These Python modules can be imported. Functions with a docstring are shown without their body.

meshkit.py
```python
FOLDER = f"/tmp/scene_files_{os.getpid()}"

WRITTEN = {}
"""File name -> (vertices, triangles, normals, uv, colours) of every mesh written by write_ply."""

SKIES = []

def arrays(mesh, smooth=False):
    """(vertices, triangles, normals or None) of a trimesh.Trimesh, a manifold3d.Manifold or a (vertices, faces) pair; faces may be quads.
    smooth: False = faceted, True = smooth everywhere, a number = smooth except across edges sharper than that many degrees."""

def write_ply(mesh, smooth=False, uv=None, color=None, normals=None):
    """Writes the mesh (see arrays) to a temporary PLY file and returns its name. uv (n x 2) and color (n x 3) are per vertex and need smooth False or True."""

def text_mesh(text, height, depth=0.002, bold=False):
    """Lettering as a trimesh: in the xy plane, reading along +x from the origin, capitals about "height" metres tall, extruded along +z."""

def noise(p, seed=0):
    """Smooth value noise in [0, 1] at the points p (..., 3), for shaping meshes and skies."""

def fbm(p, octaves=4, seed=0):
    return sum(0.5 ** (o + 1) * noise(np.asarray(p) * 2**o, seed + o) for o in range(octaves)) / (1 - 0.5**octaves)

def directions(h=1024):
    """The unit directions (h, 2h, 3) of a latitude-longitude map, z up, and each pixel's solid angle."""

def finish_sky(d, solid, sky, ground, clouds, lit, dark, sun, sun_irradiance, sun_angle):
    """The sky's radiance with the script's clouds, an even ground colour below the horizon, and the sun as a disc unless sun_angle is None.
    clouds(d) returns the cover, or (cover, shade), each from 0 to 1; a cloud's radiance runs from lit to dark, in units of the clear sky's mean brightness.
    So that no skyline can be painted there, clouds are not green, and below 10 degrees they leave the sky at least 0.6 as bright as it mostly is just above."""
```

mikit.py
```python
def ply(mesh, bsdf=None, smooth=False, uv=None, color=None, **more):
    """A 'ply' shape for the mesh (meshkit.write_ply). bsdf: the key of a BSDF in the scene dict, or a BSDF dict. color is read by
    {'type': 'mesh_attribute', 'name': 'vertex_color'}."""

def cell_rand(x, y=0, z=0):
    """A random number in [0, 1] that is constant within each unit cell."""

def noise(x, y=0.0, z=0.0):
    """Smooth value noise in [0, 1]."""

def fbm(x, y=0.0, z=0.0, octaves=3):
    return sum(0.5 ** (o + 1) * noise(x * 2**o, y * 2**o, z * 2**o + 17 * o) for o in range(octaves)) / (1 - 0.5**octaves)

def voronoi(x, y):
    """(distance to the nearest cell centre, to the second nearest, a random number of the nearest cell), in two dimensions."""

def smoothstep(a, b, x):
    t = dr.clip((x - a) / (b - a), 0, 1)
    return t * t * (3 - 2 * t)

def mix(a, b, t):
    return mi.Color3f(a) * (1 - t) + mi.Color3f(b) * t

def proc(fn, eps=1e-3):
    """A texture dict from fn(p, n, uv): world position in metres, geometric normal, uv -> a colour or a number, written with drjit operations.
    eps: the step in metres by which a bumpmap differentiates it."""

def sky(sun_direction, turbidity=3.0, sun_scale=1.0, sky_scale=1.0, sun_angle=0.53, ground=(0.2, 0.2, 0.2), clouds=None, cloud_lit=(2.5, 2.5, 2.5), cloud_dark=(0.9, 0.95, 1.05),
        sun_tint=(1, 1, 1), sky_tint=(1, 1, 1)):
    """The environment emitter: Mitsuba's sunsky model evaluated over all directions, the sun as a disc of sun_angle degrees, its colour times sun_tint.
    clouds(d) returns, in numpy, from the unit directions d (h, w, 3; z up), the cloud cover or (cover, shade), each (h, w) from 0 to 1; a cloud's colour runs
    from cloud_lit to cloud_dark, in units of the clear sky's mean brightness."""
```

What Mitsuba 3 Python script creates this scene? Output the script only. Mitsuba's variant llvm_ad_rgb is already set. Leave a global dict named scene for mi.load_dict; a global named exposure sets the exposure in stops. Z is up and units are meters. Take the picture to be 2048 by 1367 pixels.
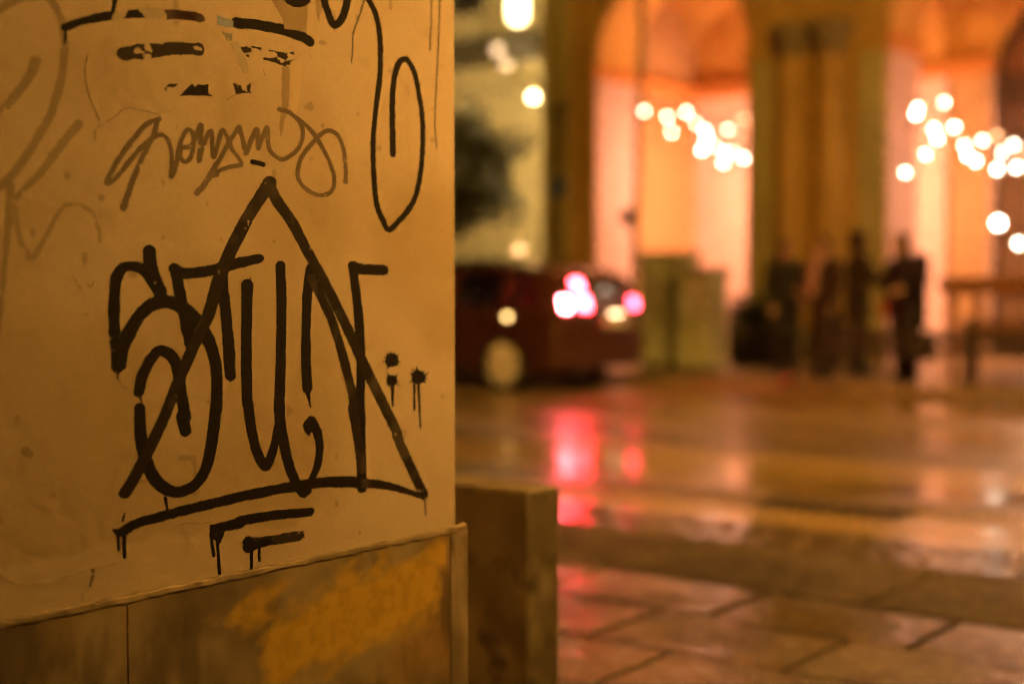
import math, random
import numpy as np, trimesh, drjit as dr, mitsuba as mi
import manifold3d as m3
from shapely.geometry import Polygon, LineString, Point, MultiPoint
from shapely.ops import unary_union
from shapely import affinity
import mikit, meshkit
from mikit import proc, noise, fbm, smoothstep, mix, cell_rand

random.seed(7); rng = np.random.default_rng(7)
T = mi.ScalarTransform4f
scene, labels = {}, {}

# ---------------------------------------------------------------- camera, sky, lamps, exposure
# Axes: +x runs along the kerb to the right, +y away from the near building across the street, z up.
CAM = np.array([0.0, 0.0, 1.2]); YAW = np.array([-0.6142, 0.7892, 0.0]); PITCH = math.atan(118.5 / 2844)
look = YAW * math.cos(PITCH) + np.array([0, 0, -math.sin(PITCH)])
scene['camera'] = {'type': 'thinlens', 'fov': 2 * math.degrees(math.atan(1024 / 2844)), 'fov_axis': 'x',
                   'to_world': T().look_at(origin=CAM.tolist(), target=(CAM + look).tolist(), up=[0, 0, 1]),
                   'aperture_radius': 0.0180, 'focus_distance': 2.5, 'near_clip': 0.05, 'far_clip': 3000.0}
exposure = 5.0
sky = mikit.sky([0.3, -0.2, 0.05], turbidity=3, sun_scale=0.0, sky_scale=0.004, sky_tint=(1.0, 0.5, 0.22), clouds=lambda d: 1.0, cloud_lit=(1.0, 0.55, 0.25), cloud_dark=(0.9, 0.5, 0.25), ground=(0.05, 0.04, 0.03))
scene['sky'] = {**sky, 'sampling_weight': 1.5}
SODIUM = np.array([1.0, 0.47, 0.085]); WARM = np.array([1.0, 0.455, 0.235]); PALE = np.array([1.0, 0.70, 0.30]); BULB = np.array([1.0, 0.80, 0.56])
# sphere lamps: (name, place, radius, radiance, colour, sampling weight)
NEAR_LAMP = ((-0.48, 3.02, 1.70), 0.12, 8.2, SODIUM, 3.0)
STREET_LAMP = ((-1.6, 8.3, 7.4), 0.22, 72.0, SODIUM, 2.0)
ARCADE_LAMPS = [((-11.80, 22.75, 3.05), 0.26, 7.8, WARM, 2.5), ((-6.65, 22.75, 3.05), 0.26, 5.0, WARM, 2.5)]
FAR_LAMPS = [((-18.5, 23.96, 7.25), 0.19, 0.40, PALE, 0.3), ((-18.19, 24.1, 5.11), 0.085, 0.9, PALE, 0.2)]
SIDE_STREET_LAMP = ((-16.6, 26.6, 6.6), 0.22, 105.0, PALE, 1.5)
def glow(col, L, w=0.3):
    return {'type': 'area', 'radiance': {'type': 'rgb', 'value': [float(L * c) for c in col]}, 'sampling_weight': float(w)}

# ---------------------------------------------------------------- helpers
def key_for(name):
    if name not in scene and name not in labels and not any(k.startswith(name + '__') for k in scene): return name
    i = 1
    while f'{name}_{i:03d}' in scene or f'{name}_{i:03d}' in labels or any(k.startswith(f'{name}_{i:03d}__') for k in scene): i += 1
    return f'{name}_{i:03d}'
def put(name, mesh, bsdf, smooth=False, **more):
    k = key_for(name)
    if isinstance(mesh, list): mesh = trimesh.util.concatenate([tm(x) for x in mesh])
    scene[k] = mikit.ply(mesh, bsdf, smooth=smooth, **more)
    return k
def thing(name, label, cat, group=None):
    k = key_for(name); labels[k] = {'label': label, 'category': cat}
    if group: labels[k]['group'] = group
    return k
def say(k, label): labels[k] = {'label': label}
def structure(name, mesh, bsdf, smooth=False, kind='structure'):
    k = put(name, mesh, bsdf, smooth); labels[k] = {'kind': kind}
    return k
def tm(x):
    if isinstance(x, trimesh.Trimesh): return x
    v, f, _ = meshkit.arrays(x); return trimesh.Trimesh(v, f, process=False)
def box(x0, x1, y0, y1, z0, z1):
    b = trimesh.creation.box((x1 - x0, y1 - y0, z1 - z0)); b.apply_translation(((x0 + x1) / 2, (y0 + y1) / 2, (z0 + z1) / 2)); return b
def rbox(x0, x1, y0, y1, z0, z1, r=0.01, seg=8):
    s = m3.Manifold.sphere(r, seg)
    return m3.Manifold.batch_hull([s.translate((a, b, c)) for a in (x0 + r, x1 - r) for b in (y0 + r, y1 - r) for c in (z0 + r, z1 - r)])
def slab(x0, x1, y0, y1, z0, z1, bev):
    """a stone: bottom rectangle, top rectangle drawn in by a chamfer"""
    def ring(d, z): return [(x0 + d, y0 + d, z), (x1 - d, y0 + d, z), (x1 - d, y1 - d, z), (x0 + d, y1 - d, z)]
    v = np.array(ring(0, z0) + ring(0, z1 - bev) + ring(bev, z1))
    f = [[8, 9, 10], [8, 10, 11]]
    for a in (0, 4):
        for i in range(4):
            j = (i + 1) % 4; f += [[a + i, a + j, a + 4 + j], [a + i, a + 4 + j, a + 4 + i]]
    return trimesh.Trimesh(v, f, process=False)
def lathe(profile, n=24):
    return trimesh.creation.revolve(np.array(profile, float), sections=n)
def cyl(p0, p1, r, n=12): return trimesh.creation.cylinder(radius=r, segment=[p0, p1], sections=n)
def ball(c, r, sub=2):
    s = trimesh.creation.icosphere(subdivisions=sub, radius=r); s.apply_translation(c); return s
def moved(mesh, t=(0, 0, 0), rz=0.0):
    mesh = tm(mesh).copy(); mesh.apply_transform(trimesh.transformations.rotation_matrix(rz, [0, 0, 1])); mesh.apply_translation(t); return mesh
def tube(points, r, n=6):
    return trimesh.util.concatenate([cyl(a, b, r, n) for a, b in zip(points[:-1], points[1:])])
def polys(g): return [p for p in getattr(g, 'geoms', [g]) if p.geom_type == 'Polygon' and p.area > 1e-7]
def extrude(g, h): return trimesh.util.concatenate([trimesh.creation.extrude_polygon(p, h, engine='earcut') for p in polys(g)])
CYC = np.array([[0, 0, 1, 0], [1, 0, 0, 0], [0, 1, 0, 0], [0, 0, 0, 1.0]])          # (px, py, e) -> (x=e, y=px, z=py)
def on_wall_x(g, x0, depth):
    m = extrude(g, depth); m.apply_transform(CYC); m.apply_translation((x0, 0, 0)); return m
def on_wall_y(g, y0, depth):
    """polygon (x, z) -> slab from y0 to y0 + depth"""
    m = extrude(g, depth); m.apply_transform(np.array([[1, 0, 0, 0], [0, 0, -1, 0], [0, 1, 0, 0], [0, 0, 0, 1.0]])); m.apply_translation((0, y0 + depth, 0)); return m
def catmull(P, n=10):
    P = np.asarray(P, float)
    if len(P) < 3: return P
    Q = np.vstack([2 * P[0] - P[1], P, 2 * P[-1] - P[-2]]); out = []
    for i in range(1, len(Q) - 2):
        a, b, c, d = Q[i - 1:i + 3]
        for t in np.linspace(0, 1, n, endpoint=False):
            out.append(0.5 * (2 * b + (c - a) * t + (2 * a - 5 * b + 4 * c - d) * t * t + (3 * b - a - 3 * c + d) * t ** 3))
    return np.vstack([out, Q[-2]])

# ---------------------------------------------------------------- materials
def rgb(*c): return {'type': 'rgb', 'value': list(c)}
def mat(name, color, rough=0.6, spec=0.5, metal=0.0, two=True, bump=None, **kw):
    b = {'type': 'principled', 'base_color': rgb(*color) if isinstance(color, tuple) else color, 'roughness': rough, 'metallic': metal, 'specular': spec, **kw}
    if bump: b = {'type': 'bumpmap', 'arbitrary': proc(bump[0], bump[1]), 'scale': bump[2], 'bsdf': b}
    scene[name] = {'type': 'twosided', 'bsdf': b} if two else b
    return name
def plaster(p):
    a = fbm(p.y * 2.3 + 5, p.z * 2.3, 1.7, 3); b = fbm(p.y * 13, p.z * 13 + 40, 2.3, 3); g = noise(p.y * 260, p.z * 260, 9.0)
    c = mix((0.60, 0.49, 0.37), (0.48, 0.365, 0.23), smoothstep(0.42, 0.66, a))
    c = mix(c, (0.42, 0.31, 0.19), smoothstep(0.60, 0.80, b) * 0.4)
    low = smoothstep(0.006, -0.006, p.z - (0.775 + 0.03 * (fbm(p.y * 4, 3.0, 1.0, 2) - 0.5) + 0.02 * (noise(p.y * 30, 1.0, 2.0) - 0.5)))
    c = mix(c, (0.62, 0.50, 0.36), low * 0.5)                                  # newer coat of paint along the foot of the wall
    s = noise(p.y * 33, p.z * 33, 4.0); c = mix(c, (0.16, 0.10, 0.05), smoothstep(0.93, 0.97, s) * 0.35)   # specks
    return c * (0.965 + 0.07 * g)
def ink(colour, cover, wear):
    def fn(p, n, uv):
        w = fbm(p.y * 75, p.z * 75, 6.0, 3); soft = fbm(p.y * 22, p.z * 22, 8.0, 2)
        return mix(plaster(p), colour, dr.clip(cover * (0.86 + 0.28 * soft), 0, 1) * smoothstep(wear, wear + 0.10, w))
    return proc(fn)
def worn(p, n, uv):
    w = fbm(p.y * 48, p.z * 95, 6.0, 3) + 0.22 * (noise(p.y * 11, p.z * 11, 3.0) - 0.5)
    return mix(plaster(p), (0.022, 0.014, 0.009), 0.97 * smoothstep(0.40, 0.46, w))
mat('m_plaster', proc(lambda p, n, uv: plaster(p)), 0.75, 0.25, bump=(lambda p, n, uv: fbm(p.y * 60, p.z * 60, 2.0, 3) + 0.5 * fbm(p.y * 9, p.z * 9, 5.0, 2), 2e-3, 0.001))
INKS = {'ink': ink((0.013, 0.008, 0.006), 1.12, 0.03), 'ink2': ink((0.024, 0.015, 0.009), 1.02, 0.10), 'drip': ink((0.06, 0.045, 0.025), 0.75, 0.1), 'redink': ink((0.035, 0.008, 0.006), 0.9, 0.1),
        'marker': ink((0.10, 0.065, 0.032), 0.80, 0.14), 'faint': ink((0.16, 0.115, 0.06), 0.52, 0.22), 'ghost': ink((0.20, 0.15, 0.08), 0.42, 0.25), 'worn': proc(worn),
        'blue': ink((0.13, 0.19, 0.24), 0.85, 0.15), 'bluefaint': ink((0.18, 0.22, 0.24), 0.7, 0.3), 'paper': ink((0.42, 0.38, 0.30), 0.6, 0.15), 'tapedark': ink((0.26, 0.17, 0.09), 0.62, 0.08),
        'tapepale': ink((0.66, 0.52, 0.36), 0.7, 0.1), 'crack': ink((0.20, 0.13, 0.065), 0.5, 0.36)}
for k, t in INKS.items(): mat('m_' + k, t, 0.75, 0.15)
def plinth_fn(p, n, uv):
    a = fbm(p.y * 5 + 2, p.z * 3, p.x * 4, 4); b = fbm(p.y * 24, p.z * 24, 3.0, 3); s = fbm(p.y * 15, p.z * 5.5, 7.0, 4)
    c = mix((0.36, 0.275, 0.16), (0.19, 0.135, 0.075), smoothstep(0.38, 0.64, a))
    c = mix(c, (0.36, 0.21, 0.07), smoothstep(0.5, 0.68, fbm(p.y * 3.1 + 9, p.z * 3.1, 1.0, 2)) * 0.7)
    c = mix(c, (0.10, 0.072, 0.042), smoothstep(0.52, 0.74, s) * 0.55)          # grime
    return c * (0.8 + 0.4 * b)
mat('m_plinth', proc(plinth_fn), 0.7, 0.3, bump=(lambda p, n, uv: fbm(p.y * 40, p.z * 40, p.x * 40, 3), 2e-3, 0.004))
def capsule(p, a, b, r):
    """signed distance in the wall's plane (y, z) to a round-ended bar"""
    dy, dz = b[0] - a[0], b[1] - a[1]; qy, qz = p.y - a[0], p.z - a[1]; t = dr.clip((qy * dy + qz * dz) / (dy * dy + dz * dz), 0, 1)
    return dr.sqrt(dr.square(qy - t * dy) + dr.square(qz - t * dz)) - r
def stained_fn(p, n, uv):
    """the stone with what is left of a coat of ochre paint: a brushed slanting band and thinner rubbed remains above it"""
    base = plinth_fn(p, n, uv)
    e = fbm(p.y * 8 + p.z * 5, p.z * 14 - p.y * 5, 2.0, 4) - 0.5; g = fbm(p.y * 55, p.z * 55, 1.0, 3)
    d = dr.minimum(capsule(p, (1.75, 0.540), (2.12, 0.602), 0.070), capsule(p, (2.08, 0.635), (2.20, 0.645), 0.032)) + 0.08 * e
    body = smoothstep(0.018, -0.024, d + 0.012 * (g - 0.5))
    rub = smoothstep(0.02, -0.02, capsule(p, (1.60, 0.625), (2.08, 0.645), 0.042) + 0.06 * e) * smoothstep(0.34, 0.66, fbm(p.y * 12 + p.z * 8, p.z * 22 - p.y * 9, 5.0, 3))
    paint = mix((0.66, 0.42, 0.05), (0.54, 0.33, 0.04), smoothstep(0.25, 0.75, g))
    c = mix(base, paint, dr.maximum(body * (0.86 + 0.14 * smoothstep(0.3, 0.5, g)), rub * 0.75) * smoothstep(2.200, 2.190, p.y))
    return c
mat('m_stained', proc(stained_fn), 0.75, 0.25, bump=(lambda p, n, uv: fbm(p.y * 40, p.z * 40, p.x * 40, 3), 2e-3, 0.0018))
mat('m_cement', proc(lambda p, n, uv: mix((0.36, 0.275, 0.17), (0.22, 0.16, 0.09), smoothstep(0.35, 0.65, fbm(p.y * 22, p.z * 9, p.x * 20, 4)))), 0.75, 0.3, bump=(lambda p, n, uv: fbm(p.y * 70, p.z * 70, p.x * 70, 3), 2e-3, 0.004))
mat('m_block', proc(lambda p, n, uv: mix(mix((0.28, 0.225, 0.135), (0.15, 0.115, 0.064), smoothstep(0.36, 0.66, fbm(p.x * 6 + p.y * 3, p.y * 6, p.z * 4.5, 4))), (0.07, 0.047, 0.028), 0.7 * smoothstep(0.54, 0.74, fbm(p.x * 14, p.y * 14, p.z * 10, 4)))), 0.6, 0.35,
    bump=(lambda p, n, uv: fbm(p.x * 40, p.y * 40, p.z * 40, 3), 2e-3, 0.004))
# wet ground
def slab_col(p, n, uv):
    return mix(mix((0.10, 0.072, 0.045), (0.052, 0.038, 0.024), smoothstep(0.35, 0.65, fbm(p.x * 3, p.y * 3, 1.0, 4))), (0.20, 0.155, 0.11), smoothstep(0.62, 0.8, fbm(p.x * 40, p.y * 40, 2.0, 2)) * 0.5)
def wet(p, n, uv): return 0.16 + 0.30 * smoothstep(0.36, 0.66, 0.7 * fbm(p.x * 1.7 + 3, p.y * 2.6, 1.0, 3) + 0.3 * fbm(p.x * 14, p.y * 14, 6.0, 2))
def road_wet(p, n, uv):
    a = fbm(p.x * 0.2 + 7, p.y * 2.1, 1.0, 3); b = fbm(p.x * 0.5, p.y * 5.2, 4.0, 3)
    return 0.13 + 0.32 * smoothstep(0.42, 0.68, 0.55 * a + 0.45 * b)
def road_col(p, n, uv):
    return mix((0.22, 0.145, 0.06), (0.09, 0.058, 0.026), smoothstep(0.38, 0.64, fbm(p.x * 0.35, p.y * 2.1, 2.0, 4))) * (0.8 + 0.4 * noise(p.x * 60, p.y * 60, 1.0))
mat('m_slab', proc(slab_col), proc(wet), 0.55, bump=(lambda p, n, uv: fbm(p.x * 22, p.y * 22, 1.0, 3) + 1.2 * fbm(p.x * 4, p.y * 4, 1.0, 2), 3e-3, 0.0028))
mat('m_kerb', proc(lambda p, n, uv: slab_col(p, n, uv) * 0.8), proc(lambda p, n, uv: 0.50 + 0.25 * fbm(p.x * 5, p.y * 5, 2.0, 3)), 0.12, bump=(lambda p, n, uv: fbm(p.x * 24, p.y * 24, p.z * 24, 3), 3e-3, 0.004))
mat('m_far_pavement', proc(lambda p, n, uv: mix((0.30, 0.215, 0.11), (0.19, 0.135, 0.07), smoothstep(0.35, 0.65, fbm(p.x * 1.6, p.y * 1.6, 1.0, 4)))), proc(lambda p, n, uv: 0.22 + 0.2 * fbm(p.x * 1.3, p.y * 2.5, 3.0, 3)), 0.7)
mat('m_joint', (0.018, 0.014, 0.010), 0.9, 0.05)
mat('m_road', proc(road_col), proc(road_wet), 1.0, bump=(lambda p, n, uv: fbm(p.x * 3.0, p.y * 9.0, 1.0, 3) + 0.22 * fbm(p.x * 45, p.y * 45, 3.0, 2), 4e-3, 0.0038))
mat('m_sett', (0.07, 0.052, 0.04), 0.14, 0.6)
mat('m_iron', (0.035, 0.028, 0.022), 0.55, 0.4)
# arcade
def streak(c0, c1, s=1.0):
    return proc(lambda p, n, uv: mix(c0, c1, smoothstep(0.36, 0.66, fbm(p.x * 1.3 * s, p.y * 1.3 * s, p.z * 0.5 * s, 3))) * (0.88 + 0.24 * fbm(p.x * 9, p.y * 9, p.z * 9, 2)))
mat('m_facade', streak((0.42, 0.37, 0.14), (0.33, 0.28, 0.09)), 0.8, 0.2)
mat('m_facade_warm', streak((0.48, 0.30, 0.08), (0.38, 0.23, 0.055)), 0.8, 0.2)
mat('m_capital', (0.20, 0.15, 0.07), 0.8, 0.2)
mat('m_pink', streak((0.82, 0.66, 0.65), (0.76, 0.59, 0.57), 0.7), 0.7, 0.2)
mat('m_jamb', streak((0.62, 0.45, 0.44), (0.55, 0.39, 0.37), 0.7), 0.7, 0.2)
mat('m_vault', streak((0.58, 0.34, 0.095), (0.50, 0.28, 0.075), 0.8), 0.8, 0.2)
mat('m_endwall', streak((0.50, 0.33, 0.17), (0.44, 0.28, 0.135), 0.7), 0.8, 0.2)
mat('m_cornice', (0.55, 0.24, 0.07), 0.8, 0.2)
mat('m_brown', (0.13, 0.075, 0.03), 0.6, 0.3)
mat('m_shop_wall', streak((0.42, 0.27, 0.12), (0.34, 0.20, 0.08)), 0.8, 0.2)
mat('m_darkwood', (0.05, 0.028, 0.016), 0.5, 0.4)
scene['m_pane'] = {'type': 'thindielectric'}
for nm, c in (('red', (0.32, 0.03, 0.02)), ('violet', (0.16, 0.07, 0.32)), ('brownglass', (0.16, 0.08, 0.04)), ('greenglass', (0.10, 0.10, 0.05))): mat('m_' + nm, c, 0.12, 0.5)
mat('m_farwall', streak((0.70, 0.60, 0.34), (0.52, 0.43, 0.22), 0.35), 0.8, 0.2)
mat('m_farcornice', (0.12, 0.10, 0.06), 0.8, 0.2)
mat('m_bark', (0.06, 0.04, 0.025), 0.8, 0.2); mat('m_leaf', (0.05, 0.045, 0.02), 0.7, 0.3)
# street objects
mat('m_carpaint', (0.075, 0.024, 0.014), 0.20, 0.6, clearcoat=1.0, clearcoat_gloss=0.95)
mat('m_carglass', (0.035, 0.03, 0.022), 0.06, 0.7); mat('m_rubber', (0.022, 0.02, 0.018), 0.7, 0.3); mat('m_alloy', (0.80, 0.77, 0.72), 0.5, 0.5, 0.2)
mat('m_blackplastic', (0.03, 0.026, 0.022), 0.5, 0.4); mat('m_redlens', (0.35, 0.01, 0.012), 0.2, 0.5); mat('m_chrome', (0.75, 0.74, 0.72), 0.12, 0.5, 1.0); mat('m_plate', (0.75, 0.72, 0.66), 0.5, 0.3); mat('m_digits', (0.02, 0.02, 0.03), 0.5, 0.3)
mat('m_cabinet', streak((0.46, 0.48, 0.27), (0.25, 0.25, 0.13), 2.4), 0.6, 0.3); mat('m_cabinet_top', (0.20, 0.19, 0.12), 0.6, 0.3); mat('m_poster', streak((0.42, 0.42, 0.34), (0.28, 0.24, 0.12), 5.0), 0.6, 0.3)
mat('m_blue', (0.03, 0.08, 0.22), 0.4, 0.4); mat('m_white', (0.72, 0.72, 0.70), 0.4, 0.4)
mat('m_pole', (0.16, 0.13, 0.08), 0.5, 0.4, 0.2); mat('m_planter', (0.055, 0.045, 0.028), 0.7, 0.3); mat('m_hedge', (0.045, 0.055, 0.02), 0.7, 0.3)
mat('m_orangecloth', (0.26, 0.105, 0.035), 0.8, 0.2); mat('m_wood', (0.22, 0.10, 0.04), 0.6, 0.3)
for nm, c in (('skin', (0.42, 0.25, 0.17)), ('darkcoat', (0.022, 0.014, 0.018)), ('greencoat', (0.020, 0.021, 0.012)), ('browncoat', (0.040, 0.020, 0.010)), ('redcoat', (0.034, 0.018, 0.011)), ('scarf', (0.40, 0.24, 0.19)), ('trousers', (0.02, 0.015, 0.016)),
              ('hair', (0.035, 0.02, 0.013)), ('brownhair', (0.10, 0.05, 0.03)), ('shoe', (0.018, 0.014, 0.012)), ('bag', (0.055, 0.042, 0.022)), ('blackbag', (0.018, 0.013, 0.011)), ('mitten', (0.30, 0.045, 0.03))): mat('m_' + nm, c, 0.75, 0.25)
mat('m_lampmetal', (0.05, 0.045, 0.04), 0.5, 0.4); mat('m_glassglobe', (0.8, 0.8, 0.78), 0.4, 0.4)

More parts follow.
